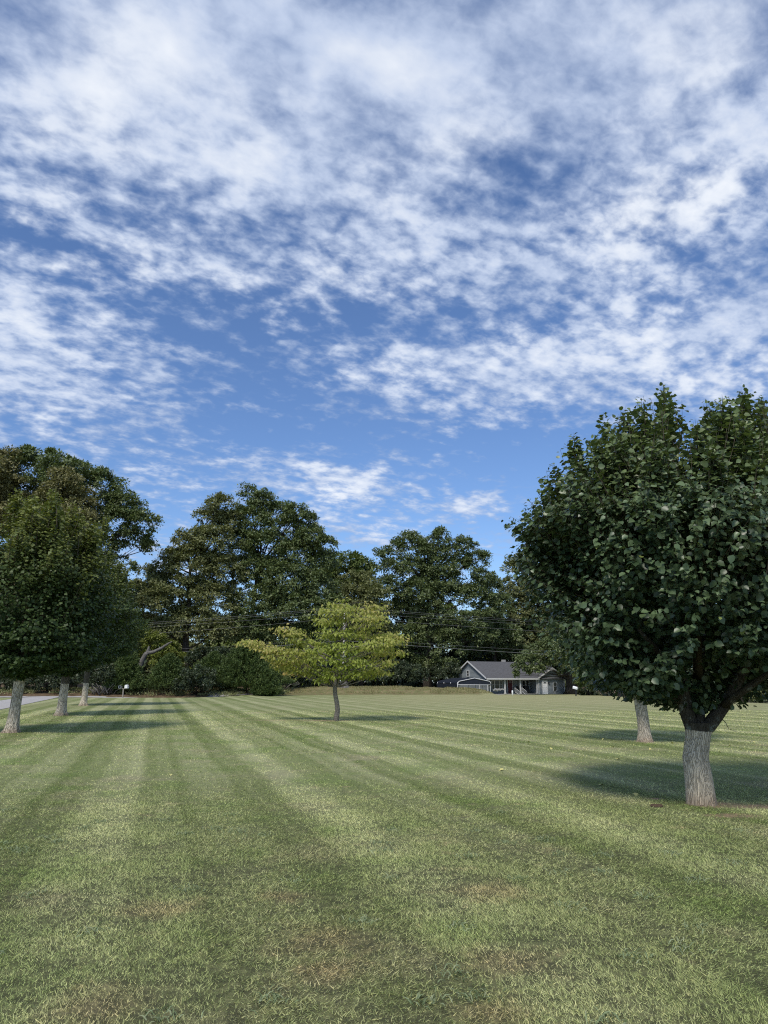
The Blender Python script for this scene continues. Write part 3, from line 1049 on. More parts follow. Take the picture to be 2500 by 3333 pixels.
# ---------------------------------------------------------------- three clipped maples along the drive
MAPLES = [
    (35, 2385, 8.15, 2.75, 1.85, .175, 'bark_maple_full', 'nearest of the three maples by the drive, cut by the left picture edge', .19, 41),
    (196, 2329, 9.7, 2.75, 2.05, .215, 'bark_maple', 'middle maple of the drive row with pale lower trunk and flared roots', .19, 52),
    (270, 2297, 10.6, 3.05, 2.75, .205, 'bark_maple', 'farthest maple of the drive row, beside the mailbox', .22, 63),
]
for px, py, top, rad, bot, tr_, mat, lab, lf, seed in MAPLES:
    b0 = G(px, py)
    root = thing('maple_tree', lab, 'tree', b0, group='maples along the drive')
    lean = .10
    trunk_object([(0, 0, -.05), (.05, 0, .5), (.07, 0, 1.1), (lean, 0, bot), (lean, 0, bot + .5)], [tr_ * 1.08, tr_ * .95, tr_ * .9, tr_ * .92, tr_ * .9], M[mat], root,
                 [(bez((lean, 0, bot + .2), (lean + .6 * math.cos(a), .6 * math.sin(a), bot + 1.2), (lean + 1.6 * math.cos(a), 1.6 * math.sin(a), bot + 3.2)), [.11, .1, .09, .07, .05, .03])
                  for a in (.3, 1.5, 2.7, 3.9, 5.1)], ridge=.075, flare=.75, seed=seed, rings=70, sides=48)
    h = top - bot
    rl = np.random.default_rng(seed + 9)
    lead = []
    for k in range(26):
        a, q = rl.random() * 6.283, rad * .93 * math.sqrt(rl.random())
        zt_ = np.interp(q / rad, [0, .3, .55, .8, .97, 1.0], [top, top - .02 * h, top - .10 * h, top - .26 * h, top - .45 * h, top - .55 * h])
        lead.append(Vector((lean + q * math.cos(a), q * math.sin(a), zt_ + rl.normal() * .42)))
    prof = [(bot - .15, .3), (bot + .05 * h, rad * .62), (bot + .16 * h, rad * .86), (bot + .34 * h, rad), (bot + .55 * h, rad * .96), (bot + .74 * h, rad * .78),
            (bot + .88 * h, rad * .52), (bot + .97 * h, rad * .22), (top, .04)]
    pos, ax, nm, sz, rn_, tone, tw = pollard(prof, lean, 0, 2600, 17, lf * .68, seed, gap=.34, shoot=(.7, 1.7), top_tone=.80, clump=1.5, topbias=1.5, leaders=lead, rag=.62)
    tag(leaf_object('crown', pos, ax, nm, sz, LEAF_OVAL, M['maple'], root, rn_, tone, 1.35), kind='stuff')
    v, f = twig_mesh(tw, np.arange(0, len(tw[0]), 5), .012, 2)
    me = tri_mesh('twigs', v, f, smooth=True)
    me.materials.append(M['twig'])
    tag(link(bpy.data.objects.new('twigs', me), root), kind='stuff')

# ---------------------------------------------------------------- the young dogwood in the middle of the lawn
root = thing('dogwood_tree', 'small yellow-green dogwood with reddening layered tips standing alone on the lawn', 'tree', dog_b)
Yd = dog_b.y


def at_d(px, py, dy=0.0):
    return P(px, py, Yd + dy) - dog_b


SPRAYS = [  # px, py, half width, half height, depth offset
    (1130, 1970, 62, 13, 0), (1195, 1985, 45, 11, .4), (1085, 1985, 40, 12, -.4), (1215, 1998, 28, 8, 0), (1145, 2005, 80, 13, -.5), (1068, 1978, 24, 7, .3),
    (1200, 2020, 45, 12, -.6), (1110, 2030, 65, 13, .6), (1222, 2015, 20, 9, .3), (1170, 2045, 75, 14, 0), (1075, 2025, 30, 9, -.5),
    (1060, 2068, 45, 15, .2), (1100, 2062, 50, 15, -.7), (1145, 2070, 60, 15, .8), (1215, 2062, 50, 13, .3),
    (955, 2060, 35, 11, -.3), (930, 2052, 28, 8, -.3), (975, 2082, 38, 13, -.3), (1010, 2095, 40, 14, .2),
    (825, 2094, 30, 7, 0), (850, 2104, 40, 9, -.2), (885, 2112, 50, 11, 0), (915, 2125, 50, 15, .2), (950, 2130, 50, 16, -.4), (1000, 2118, 55, 15, -.6), (1030, 2130, 55, 16, .5),
    (1270, 2066, 32, 11, 0), (1245, 2085, 50, 13, -.5), (1285, 2076, 20, 8, .2), (1255, 2112, 42, 14, .4), (1270, 2118, 25, 9, -.2), (1200, 2100, 65, 15, -.8),
    (1130, 2105, 70, 16, -.9), (1075, 2110, 60, 15, -.6), (1180, 2130, 70, 15, .8), (1225, 2150, 55, 14, .3), (1210, 2170, 60, 16, -.6), (1150, 2160, 70, 15, -.9),
    (1080, 2150, 70, 16, -.9), (1010, 2160, 60, 16, 0), (955, 2170, 50, 14, .3), (905, 2160, 20, 9, 0), (1060, 2185, 60, 15, .3), (1110, 2192, 60, 14, -.5),
    (1170, 2195, 60, 14, .5), (1215, 2198, 40, 12, -.2), (985, 2192, 35, 12, .4), (1065, 2208, 30, 9, -.2), (1140, 2208, 40, 9, .2), (920, 2140, 45, 12, -.2),
]
br = MB()
br.tube([at_d(1094, 2350) - Vector((0, 0, .05)), at_d(1096, 2330), at_d(1099, 2310), at_d(1096, 2285), at_d(1091, 2260), at_d(1090, 2225), at_d(1095, 2190), at_d(1105, 2120), at_d(1125, 2040), at_d(1135, 1985)],
        [.125, .112, .105, .098, .092, .09, .075, .06, .035, .012], 14)
LP = []
rd = np.random.default_rng(5)
A_, N_, T_ = [], [], []
for px, py, hw, hh, dd in SPRAYS:
    cen = at_d(px + rd.normal() * 5, py + rd.normal() * 4, dd * 1.6)
    sx = hw * Yd / FPX * 1.03
    sz_ = hh * Yd / FPX * 1.03
    st = at_d(1094 + (px - 1100) * .10, min(2235, py + 40 + abs(px - 1100) * .28))
    br.tube(bez(st, (st + cen) / 2 + Vector((0, 0, -.12)), cen + Vector((0, 0, -.03)), 5), [.030, .024, .018, .012, .006], 5)
    tilt = np.clip((px - 1100) / 260.0, -1, 1) * .28 + rd.normal() * .10          # outer sprays rise towards their tips
    for sub in range(int(5 + sx * 9)):
        u_ = rd.uniform(-1, 1)
        w_ = rd.normal() * .45
        q0 = np.array(cen) + np.array([u_ * sx, w_ * min(sx, .9), tilt * u_ * sx + rd.normal() * sz_ * .40])
        br.tube([cen.lerp(Vector(q0), .25), Vector(q0)], [.008, .004], 3, False)
        n = int(12 + 16 * rd.random())
        r_ = .10 + .14 * rd.random()
        p = q0 + rd.normal(size=(n, 3)) * np.array([r_ * 1.15, r_ * 1.15, r_ * .26])
        LP.append(p)
        o_ = unit(p - q0 + rd.normal(size=(n, 3)) * .05)
        A_.append(o_ * .7 + np.array([0, 0, -.75]) + rd.normal(size=(n, 3)) * .35)
        N_.append(o_ * .4 + np.array([0, -.35, .6]) + rd.normal(size=(n, 3)) * .45)
        edge = np.clip((abs(px + u_ * hw - 1100) - 40) / 170, 0, 1)
        topn = np.clip((2090 - py) / 110, 0, 1)
        pale = np.clip(.02 + .46 * edge + .26 * topn, 0, 1) * (.35 + .9 * rd.random())
        T_.append(np.clip(pale * (.25 + rd.random(n)), 0, .95))
LP = np.concatenate(LP); A_ = np.concatenate(A_); N_ = np.concatenate(N_); T_ = np.concatenate(T_)
br.build('trunk', M['bark_dogwood'], root)
tag(leaf_object('crown', LP, A_, N_, .11 + .06 * rd.random(len(LP)), LEAF_OVAL, M['dogwood'], root, rd.random(len(LP)), T_, .85), kind='stuff')

# ================================================================= trees and shrubs beyond the lawn
def wood_tree(name, label, trunk_px, Y, lobes, mat, trunk_r=.35, leaf=.34, lai=1.9, group=None, cat='tree', seed=0, bark='bark', base_px=None, tone=.15, trunk_h=None, clumpr=1.0, trunk=True, flat=.92, limb=.24):
    """a tree with a tapered trunk, limbs to each lobe of the crown and leaf clumps spread through the lobes.
    lobes: (px, py, rx, ry[, Y]) measured at the tree's own distance"""
    r0 = np.random.default_rng(seed + 100)
    bx = P(trunk_px, 2240, Y).x
    bz = Hs(bx, Y)
    base = Vector((bx, Y, bz))
    root = thing(name, label, cat, base, group=group)
    pts, axs, nms, tns = [], [], [], []
    wood = MB()
    cs = []
    for lb in lobes:
        y_ = lb[4] if len(lb) > 4 else Y + r0.normal() * 1.0
        c = np.array(P(lb[0], lb[1], y_) - base)
        k = y_ / FPX * 1.04
        a, h = lb[2] * k * .90, lb[3] * k * .90
        cs.append((c, a, h))
    top = max(c[2] + h for c, a, h in cs)
    low = min(c[2] - h for c, a, h in cs)
    th = trunk_h or max(1.5, low + .55 * (top - low))
    tx = float(np.mean([c[0] for c, a, h in cs])) * .35
    if trunk:
        n = 8
        sp = [Vector((tx * (i / n) ** 2 + .12 * math.sin(i * 1.7 + seed), .1 * math.cos(i * 2.1 + seed), th * i / n - .1)) for i in range(n + 1)]
        wood.tube(sp, [trunk_r * (1.35 if i == 0 else 1.0) * (1 - .72 * i / n) for i in range(n + 1)], 10)
    for c, a, h in cs:
        b_ = (a + h) * .5
        area = 4 * math.pi * (((a * h) ** 1.6 + (a * b_) ** 1.6 + (h * b_) ** 1.6) / 3) ** (1 / 1.6)
        leaf_n = leaf * .90
        nleaf = max(160, int(area * lai * 1.15 / (.5 * leaf_n * leaf_n * .62)))
        per = 80
        nc = max(4, nleaf // per)
        d = unit(r0.normal(size=(nc, 3)))
        d[:, 2] = np.where(d[:, 2] < -.55, -d[:, 2], d[:, 2])
        rad = .42 + .66 * r0.random(nc) ** .7
        kp_ = (d[:, 1] < .35) | (r0.random(nc) < .3)
        d, rad = d[kp_], rad[kp_]
        nc = len(d)
        cc = c + d * rad[:, None] * np.array([a, b_, h])
        cr = clumpr * (.45 + .60 * r0.random(nc))
        cr = np.minimum(cr, .55 * min(a, h) + .2)
        q = unit(r0.normal(size=(nc, per, 3))) * (r0.random((nc, per, 1)) ** .45)      # a pad of leaves, fuller on top
        q[..., 2] = np.where(r0.random((nc, per)) < .72, np.abs(q[..., 2]), q[..., 2])
        p = cc[:, None] + q * cr[:, None, None] * np.array([1.0, 1.0, flat])
        pts.append(p.reshape(-1, 3))
        o_ = unit(q + d[:, None] * .7)
        axs.append((o_ * .8 + np.array([0, 0, -.35]) + r0.normal(size=q.shape) * .5).reshape(-1, 3))
        nms.append((o_ * .5 + np.array([0, 0, .7]) + r0.normal(size=q.shape) * .5).reshape(-1, 3))
        tns.append(np.repeat(r0.random(nc) ** 3 * tone * 2, per) + r0.random(nc * per) * tone * .4)
        if trunk:
            hh = float(np.clip(c[2] - .25 * abs(c[0]) - h * .6, th * .30, th * .97))
            f_ = hh / th
            s0 = Vector((tx * f_ ** 2, 0, hh))
            e0 = Vector(c)
            lr = max(.04, trunk_r * limb)
            wood.tube(bez(s0, s0.lerp(e0, .5) + Vector((0, 0, -.25)), e0, 5), [lr, lr * .8, lr * .62, lr * .45, lr * .25], 6)
            for i in range(0, nc, 5):
                e1 = Vector(cc[i])
                s1 = s0.lerp(e0, .55 + .4 * r0.random())
                wood.tube([s1, s1.lerp(e1, .5) + Vector((0, 0, .1)), e1], [lr * .35, lr * .22, .012], 4, False)
    p = np.concatenate(pts)
    if trunk:
        wood.build('trunk', M[bark], root)
    else:
        for i in range(7):
            a_ = r0.random() * 6.28
            e = Vector(cs[i % len(cs)][0])
            wood.tube([Vector((.2 * math.cos(a_), .2 * math.sin(a_), -.05)), e * .5 + Vector((0, 0, .1)), e], [.05, .035, .015], 5)
        wood.build('stem', M[bark], root)
    o = leaf_object('crown', p, np.concatenate(axs), np.concatenate(nms), leaf * 1.03 * (.6 + .75 * r0.random(len(p))), LEAF_TRI, M[mat], root,
                    r0.random(len(p)), np.clip(np.concatenate(tns), 0, 1))
    tag(o, kind='stuff')
    return root


def cedar(label, px, top_py, base_py, hw, Y, mat='cedar', seed=0, group='cedars at the edge of the wood', dens=1.0):
    """a conical juniper: feathery upswept sprays around a stem"""
    r0 = np.random.default_rng(seed + 500)
    b0 = P(px, base_py, Y)
    base = Vector((b0.x, Y, Hs(b0.x, Y)))
    hgt = P(px, top_py, Y).z - base.z
    w = hw * Y / FPX * 1.04
    root = thing('cedar_tree', label, 'tree', base, group=group)
    st = MB()
    st.tube([(0, 0, -.1), (0, 0, hgt * .5), (0, 0, hgt * .95)], [.14, .09, .02], 7)
    st.build('trunk', M['bark'], root)
    n = int(900 * dens)
    u = r0.random(n) ** 1.25
    z = .04 * hgt + u * hgt * .93
    th = r0.random(n) * 6.283
    rr = w * np.clip(1 - u, .02, 1) ** .72 * (.55 + .55 * r0.random(n)) * (.8 + .4 * vnoise(np.stack([np.cos(th) * 2, np.sin(th) * 2, z * .8], 1), seed))
    tip = np.stack([rr * np.cos(th), rr * np.sin(th), z + rr * .22], 1)
    out = np.stack([np.cos(th), np.sin(th), 0 * th], 1)
    per = 34
    t = r0.random((n, per))
    L = .35 + .55 * r0.random(n)
    p = tip[:, None] - (out * .8 + np.array([0, 0, .55]))[:, None] * (t * L[:, None])[..., None] + r0.normal(size=(n, per, 3)) * .10
    ax = (out[:, None] * .8 + np.array([0, 0, .7]) + r0.normal(size=(n, per, 3)) * .45).reshape(-1, 3)
    nm = (out[:, None] * .6 + np.array([0, 0, .5]) + r0.normal(size=(n, per, 3)) * .5).reshape(-1, 3)
    p = p.reshape(-1, 3)
    tone = np.repeat(np.clip(r0.random(n) * .5 - .1, 0, 1), per) * (1 - t.reshape(-1))
    o = leaf_object('crown', p, ax, nm, .20 * (.6 + .8 * r0.random(len(p))), LEAF_TRI, M[mat], root, r0.random(len(p)), tone, .7)
    tag(o, kind='stuff')


# far wood behind everything: fills the gaps between the named trees
WOODS = []
rw = np.random.default_rng(77)
for i, px in enumerate(list(range(-260, 2760, 165))):
    px = px + rw.normal() * 20
    Y = 128 + rw.random() * 16
    tp_ = 1985 + rw.random() * 60
    lb = []
    for k in range(7):
        yy = tp_ + 45 + (2230 - tp_ - 60) * k / 6
        lb.append((px + rw.normal() * 60, yy, 90 + rw.random() * 30, 60 + rw.random() * 20))
    wood_tree('woodland_tree', 'dark tree of the wood seen only through gaps between the trees in front', px, Y, lb, ['oak', 'olive', 'shrub', 'green'][i % 4], .3, .60, 1.0,
              'trees deeper in the wood', seed=i, clumpr=1.3)

wood_tree('oak_tree', 'tallest spreading dark green oak at left, its long branch reaching right into the sky', 230, 95,
          [(60, 1545, 100, 75), (190, 1560, 110, 80), (310, 1610, 100, 85), (400, 1670, 80, 70), (465, 1715, 55, 55), (340, 1720, 100, 80), (425, 1770, 70, 38), (490, 1785, 32, 28), (370, 1830, 45, 24),
           (150, 1700, 150, 120), (0, 1650, 120, 120), (300, 1860, 90, 70), (420, 1850, 30, 16), (240, 1800, 120, 80), (120, 1850, 140, 100), (95, 1480, 32, 28), (180, 1490, 34, 26), (250, 1525, 36, 28)],
          'oak', .55, .36, 1.5, seed=1)
wood_tree('oak_tree', 'rounded brownish-olive tree in front of the tallest oak, above the maples', 215, 88,
          [(205, 1575, 62, 50), (245, 1640, 75, 60), (165, 1620, 50, 45), (200, 1720, 100, 70), (270, 1720, 50, 60), (120, 1700, 70, 60), (230, 1820, 90, 70)], 'brown', .35, .30, 1.5, seed=2)
wood_tree('oak_tree', 'browning tree cut by the left picture edge above the maples', -10, 90,
          [(15, 1510, 52, 50), (-30, 1560, 70, 70), (30, 1600, 60, 60), (-40, 1680, 90, 90), (40, 1690, 50, 60)], 'brown', .35, .30, 1.5, seed=3)
wood_tree('oak_tree', 'grey-olive tree low in the gap between the maples and the big brown oak', 450, 112,
          [(468, 1875, 34, 32), (435, 1930, 50, 40), (490, 1940, 50, 45), (445, 1980, 80, 60), (400, 2040, 80, 60), (480, 2060, 80, 60)], 'olive', .3, .36, 1.4, seed=4)
wood_tree('oak_tree', 'big brownish-olive oak left of centre with a bare trunk above the bushes', 596, 101,
          [(715, 1655, 55, 40), (678, 1692, 46, 40), (735, 1710, 60, 50), (605, 1770, 52, 40), (680, 1770, 95, 60), (555, 1830, 48, 40), (620, 1840, 90, 60), (520, 1895, 50, 45), (720, 1860, 95, 70),
           (580, 1930, 110, 65), (690, 1960, 100, 70), (510, 1960, 60, 60), (610, 2030, 110, 60), (700, 2060, 80, 60), (545, 2060, 70, 50), (470, 1960, 50, 45)], 'olive', .62, .33, 1.55, seed=5, trunk_h=17)
wood_tree('oak_tree', 'tall dark oak with the highest ragged crown in the middle of the treeline', 795, 104,
          [(812, 1610, 34, 32), (775, 1690, 45, 45), (785, 1770, 60, 55), (850, 1640, 46, 38), (905, 1672, 50, 38), (965, 1672, 45, 30), (1000, 1700, 32, 28), (830, 1700, 60, 50), (930, 1730, 70, 45), (1010, 1755, 60, 40), (1060, 1770, 34, 22),
           (860, 1780, 80, 55), (970, 1810, 85, 55), (1045, 1830, 55, 50), (830, 1870, 90, 70), (930, 1890, 100, 70), (1030, 1910, 80, 60), (850, 1970, 100, 70), (950, 1990, 110, 70), (1050, 2000, 80, 70),
           (800, 2060, 90, 60), (900, 2080, 100, 60), (1010, 2090, 100, 60)], 'oak', .6, .34, 1.7, seed=6)
wood_tree('broadleaf_tree', 'brighter green tree rising behind between the two dark oaks', 1130, 120,
          [(1075, 1830, 50, 35), (1145, 1835, 50, 32), (1185, 1850, 36, 30), (1110, 1880, 80, 50), (1180, 1900, 55, 50), (1060, 1910, 60, 60), (1130, 1950, 100, 60)], 'green', .35, .38, 1.5, seed=7)
wood_tree('oak_tree', 'dull olive tree behind the dogwood, left of the twin-peaked oak', 1175, 112,
          [(1165, 1915, 70, 55), (1215, 1960, 60, 60), (1130, 1970, 70, 60), (1180, 2030, 90, 60), (1120, 2060, 80, 60), (1220, 2080, 70, 60), (1150, 2120, 90, 50)], 'olive', .35, .34, 1.5, seed=8)
wood_tree('oak_tree', 'tall dark oak with several upright peaks right of centre, wide trunk beside the carport', 1393, 120,
          [(1340, 1765, 46, 42), (1290, 1795, 42, 36), (1232, 1808, 18, 24), (1375, 1790, 30, 34), (1432, 1765, 36, 44), (1470, 1800, 40, 40), (1515, 1780, 36, 32), (1550, 1830, 44, 40), (1575, 1880, 38, 38),
           (1500, 1860, 60, 45), (1420, 1850, 55, 45), (1340, 1850, 60, 45), (1275, 1860, 46, 40), (1270, 1920, 55, 45), (1350, 1930, 65, 45), (1560, 1940, 55, 45), (1480, 1950, 80, 50), (1590, 1990, 50, 45),
           (1400, 2010, 60, 40), (1395, 1900, 70, 50), (1445, 1900, 60, 50), (1385, 1960, 70, 50), (1390, 1800, 40, 40), (1300, 2000, 70, 50), (1500, 2040, 80, 50), (1340, 2080, 80, 50), (1440, 2100, 90, 50), (1560, 2070, 60, 45), (1270, 2110, 70, 50), (1360, 2160, 80, 40), (1445, 2170, 50, 32)],
          'oak', .75, .34, 1.45, seed=9, trunk_h=20)
wood_tree('oak_tree', 'olive tree behind the house roof, its crown half hidden by the pear', 1760, 132,
          [(1675, 1850, 36, 34), (1720, 1840, 55, 45), (1790, 1830, 70, 60), (1680, 1930, 65, 50), (1770, 1930, 90, 70), (1700, 2010, 90, 55), (1800, 2030, 90, 60), (1690, 2090, 90, 45), (1850, 1900, 80, 80), (1860, 2080, 90, 60)],
          'olive', .5, .38, 1.5, seed=10)
wood_tree('oak_tree', 'dark tree directly behind the left end of the house', 1615, 126,
          [(1600, 1920, 40, 40), (1630, 1980, 45, 45), (1600, 2040, 55, 50), (1650, 2080, 60, 45), (1590, 2110, 60, 40), (1680, 2130, 60, 28)], 'oak', .4, .38, 1.5, seed=11)
wood_tree('shade_tree', 'thick-trunked tree beside the house, boughs hanging over the porch roof', 1858, 114,
          [(1770, 2120, 60, 30, 107), (1720, 2150, 45, 24, 106), (1700, 2178, 38, 16, 105.5), (1680, 2196, 22, 8, 105.5), (1748, 2180, 40, 14, 106), (1790, 2175, 40, 18, 108), (1850, 2090, 90, 60), (1835, 2160, 45, 36, 111), (1900, 2140, 80, 50), (1960, 2050, 100, 90)],
          'oak', .85, .30, 1.35, seed=12, trunk_h=9, limb=.10)
wood_tree('oak_tree', 'dark tree with a wide trunk behind the two pear trees', 2023, 88,
          [(2010, 2110, 110, 70), (2110, 2050, 110, 90), (2000, 2000, 100, 80), (2080, 2160, 90, 50), (1940, 2160, 70, 40), (2180, 2130, 90, 70)], 'oak', .85, .32, 1.5, seed=13, trunk_h=8)
wood_tree('oak_tree', 'dark tree behind the pear crown at the right picture edge', 2420, 84,
          [(2400, 2120, 110, 80), (2500, 2050, 110, 100), (2300, 2080, 100, 90), (2480, 2190, 90, 50), (2350, 2190, 90, 45), (2580, 2150, 90, 80), (2250, 2190, 80, 45)], 'shrub', .5, .32, 1.5, seed=14, trunk_h=7)
wood_tree('broadleaf_tree', 'dark tree filling the shade behind the maple trunks', 150, 97,
          [(60, 2060, 130, 110), (200, 2080, 120, 100), (310, 2000, 90, 90), (0, 1930, 140, 110), (160, 1950, 140, 110), (300, 2120, 90, 70), (-80, 2100, 110, 90)], 'oak', .4, .40, 1.5, seed=15)
wood_tree('broadleaf_tree', 'green tree just right of the farthest maple', 370, 99,
          [(350, 1950, 55, 60), (380, 2010, 50, 60), (330, 2060, 70, 70), (400, 2080, 50, 50)], 'green', .3, .32, 1.5, seed=16)

# the leaning broken snag
sb = P(452, 2195, 86.5)
root = thing('dead_snag', 'grey broken tree trunk leaning right with one bare fork, by the cedar', 'dead tree', Vector((sb.x, sb.y, Hs(sb.x, sb.y))))
b = MB()
rel = lambda px, py, dy=0: P(px, py, 86.5 + dy) - root.location
b.tube([Vector((-.5, 0, -.1)), rel(452, 2182), rel(462, 2152), rel(474, 2130), rel(486, 2120)], [.34, .30, .28, .27, .22], 9)
b.build('trunk', M['dead_wood'], root)
b = MB()
b.tube([rel(476, 2130), rel(483, 2114), rel(485, 2103)], [.22, .16, .06], 8)
b.build('broken_stub', M['dead_wood'], root)
b = MB()
b.tube([rel(478, 2126), rel(500, 2122), rel(525, 2110), rel(548, 2095), rel(560, 2088)], [.22, .20, .17, .12, .05], 8)
b.build('branch', M['dead_wood'], root)

cedar('wide feathery green cedar behind the left mailbox', 405, 2098, 2262, 62, 83.5, seed=1, dens=1.3)
cedar('tall slender cedar behind the wide feathery one', 412, 2040, 2240, 42, 90, seed=2)
cedar('dark rounded cedar bush right of the leaning snag', 545, 2128, 2262, 75, 84.5, seed=3, dens=1.2)
cedar('broad dark cedar left of the dogwood', 800, 2085, 2268, 120, 86, seed=4, dens=2.2)
cedar('small dark cedar at the foot of the broad dark cedar', 866, 2170, 2268, 48, 83.5, seed=5)
cedar('dark cedar under the big olive oak', 690, 2120, 2262, 85, 87, seed=6, dens=1.3)


def shrub(label, lobes, Y, mat, seed, leaf=.22, name='shrub'):
    wood_tree(name, label, lobes[0][0], Y, lobes, mat, .1, leaf, 1.5, 'shrubs along the edge of the wood', 'shrub', seed=seed, trunk=False, clumpr=.5)


shrub('yellow-green vines climbing behind the leaning snag', [(450, 2068, 40, 40), (500, 2095, 50, 34), (550, 2130, 50, 40), (480, 2150, 50, 40), (580, 2165, 50, 45)], 93, 'vine', 21)
shrub('leafy dark shrub left of the broad cedar', [(640, 2215, 60, 42), (600, 2235, 40, 26), (690, 2235, 50, 30)], 83, 'shrub', 22)
shrub('grey-green shrub beneath the big olive oak', [(730, 2150, 60, 40), (660, 2150, 50, 40), (760, 2210, 40, 40)], 92, 'shrub', 23)
shrub('dark shrub at the far end of the grass gap', [(1000, 2205, 60, 30), (960, 2215, 40, 24), (1050, 2215, 40, 22)], 108, 'shrub', 24)
shrub('dark shrub behind the stump', [(1120, 2190, 70, 40), (1190, 2200, 70, 34), (1060, 2200, 50, 34)], 107, 'shrub', 25)
shrub('grey-leaved shrub between the stump and the big oak trunk', [(1290, 2195, 70, 40), (1350, 2200, 50, 34), (1250, 2205, 50, 28)], 106, 'shrub', 26)
shrub('dark shrub right of the big oak trunk', [(1450, 2205, 40, 26), (1480, 2180, 40, 20), (1420, 2190, 30, 24)], 118, 'shrub', 27)
shrub('light green shrub beside the right mailbox', [(1915, 2225, 40, 24), (1890, 2215, 24, 20), (1950, 2235, 34, 18)], 96, 'green', 28)
shrub('dark shrub between the two wide trunks', [(1990, 2235, 40, 22), (2060, 2225, 60, 30), (1960, 2210, 40, 26)], 92, 'shrub', 29)
shrub('pale olive shrub on the crest at the right picture edge', [(2480, 2262, 40, 20), (2440, 2255, 40, 24), (2530, 2255, 50, 30)], 66, 'olive', 30)
shrub('dark shrub behind the pear trunk on the crest', [(2300, 2240, 60, 26), (2200, 2245, 60, 26), (2390, 2240, 50, 28)], 72, 'shrub', 31)
shrub('tangled green shrub behind the farthest maple trunk', [(320, 2225, 40, 26), (290, 2200, 40, 34), (340, 2195, 34, 30)], 83, 'shrub', 32)
shrub('dark shrub in the shade behind the middle maple', [(150, 2225, 60, 30), (220, 2215, 50, 34), (100, 2210, 50, 40)], 84.5, 'shrub', 33)
shrub('dark shrub in the shade behind the nearest maple', [(20, 2215, 60, 36), (-60, 2210, 60, 40), (60, 2235, 40, 20)], 84.5, 'shrub', 34)

# small dogwood in the gap
wood_tree('dogwood_tree', 'small half-bare dogwood with yellowing leaves in the gap beside the broad cedar', 930, 96,
          [(935, 2175, 36, 14), (905, 2190, 30, 12), (955, 2195, 34, 12), (925, 2208, 38, 11), (975, 2170, 30, 14)], 'dogwood', .16, .16, 1.3, seed=35, tone=.7, clumpr=.45, trunk_h=2.2)


def dead_branches(label, lines, Y):
    p0 = P(lines[0][0][0], lines[0][0][1], Y)
    root = MB()
    base = Vector((p0.x, Y, Hs(p0.x, Y)))
    for ln in lines:
        root.tube([P(a, b_, Y + .1 * i) - base for i, (a, b_) in enumerate(ln)], [.055 - .012 * i for i in range(len(ln))], 6)
    o = root.build('dead_branch', M['dead_wood'], None, base)
    tag(o, label, 'branch', 'bleached dead branches')


dead_branches('bleached dead branch arching right of the small dogwood foot', [[(930, 2242), (945, 2228), (960, 2226), (976, 2230)]], 93)
dead_branches('bleached dead branch leaning left at the small dogwood foot', [[(918, 2242), (905, 2228), (893, 2229)], [(920, 2240), (910, 2234), (902, 2234)]], 93)
dead_branches('bleached bare branch poking out behind the lawn dogwood', [[(960, 2200), (985, 2202), (1005, 2206), (1022, 2208)], [(975, 2201), (990, 2195), (1000, 2190)]], 99)

# low undergrowth far back under the trees, one mass
n = 13000
ux = rng.uniform(-85, 85, n)
uy = rng.uniform(124, 131, n)
uz = H(ux, uy) + rng.random(n) ** 1.3 * (3.0 + 3.0 * vnoise(np.stack([ux * .2, uy * 0, 0 * ux], 1), 41))
o = leaf_object('undergrowth', np.stack([ux, uy, uz], 1), rand_dirs(n) + np.array([0, 0, -.3]), rand_dirs(n) + np.array([0, -.5, .6]), .55 + .5 * rng.random(n), LEAF_OVAL, M['shrub'], None, rng.random(n), rng.random(n) ** 3, 1.1)
tag(o, 'dark undergrowth filling the shade at the foot of the far wood', 'undergrowth', kind='stuff')

# weeds and litter on the bank: nobody could count them
nw = 26000
wx = rng.uniform(-48, -12, nw)
wy = lawn_edge(wx) + 1.0 + rng.random(nw) ** 1.4 * 14
wz = H(wx, wy)
den = vnoise(np.stack([wx * .6, wy * .6, 0 * wx], 1), 31)
kp = (den > .38) & ~((wy < 82) & (wx < -14.5))
wx, wy, wz = wx[kp], wy[kp], wz[kp]
n = len(wx)
leaf_o = leaf_object('weeds', np.stack([wx, wy, wz + .02 + rng.random(n) * .25], 1), rand_dirs(n) + np.array([0, 0, 1.2]), rand_dirs(n) + np.array([0, -.4, .5]),
                     .13 + .22 * rng.random(n), LEAF_TRI, M['olive'], None, rng.random(n), rng.random(n) ** 2 * .8, .6)
tag(leaf_o, 'straggling weeds and leaf litter on the bank at the wood edge', 'weeds', kind='stuff')
nw = 16000
wx = rng.uniform(-16, 15.5, nw)
wy = 92.4 + rng.random(nw) * 8
wz = H(wx, wy)
den = vnoise(np.stack([wx * .9, wy * .9, 0 * wx], 1), 37)
kp = (den > .42) & (wz > .12)
wx, wy, wz = wx[kp], wy[kp], wz[kp]
n = len(wx)
leaf_o = leaf_object('dry_grass', np.stack([wx, wy, wz], 1), rand_dirs(n) * .5 + np.array([0, 0, 1.0]), rand_dirs(n) + np.array([0, -.8, .2]),
                     .10 + .12 * rng.random(n), LEAF_TRI, M['brown'], None, rng.random(n), rng.random(n), .6)
tag(leaf_o, 'dry tufts of grass on the low earth bank', 'grass', kind='stuff')
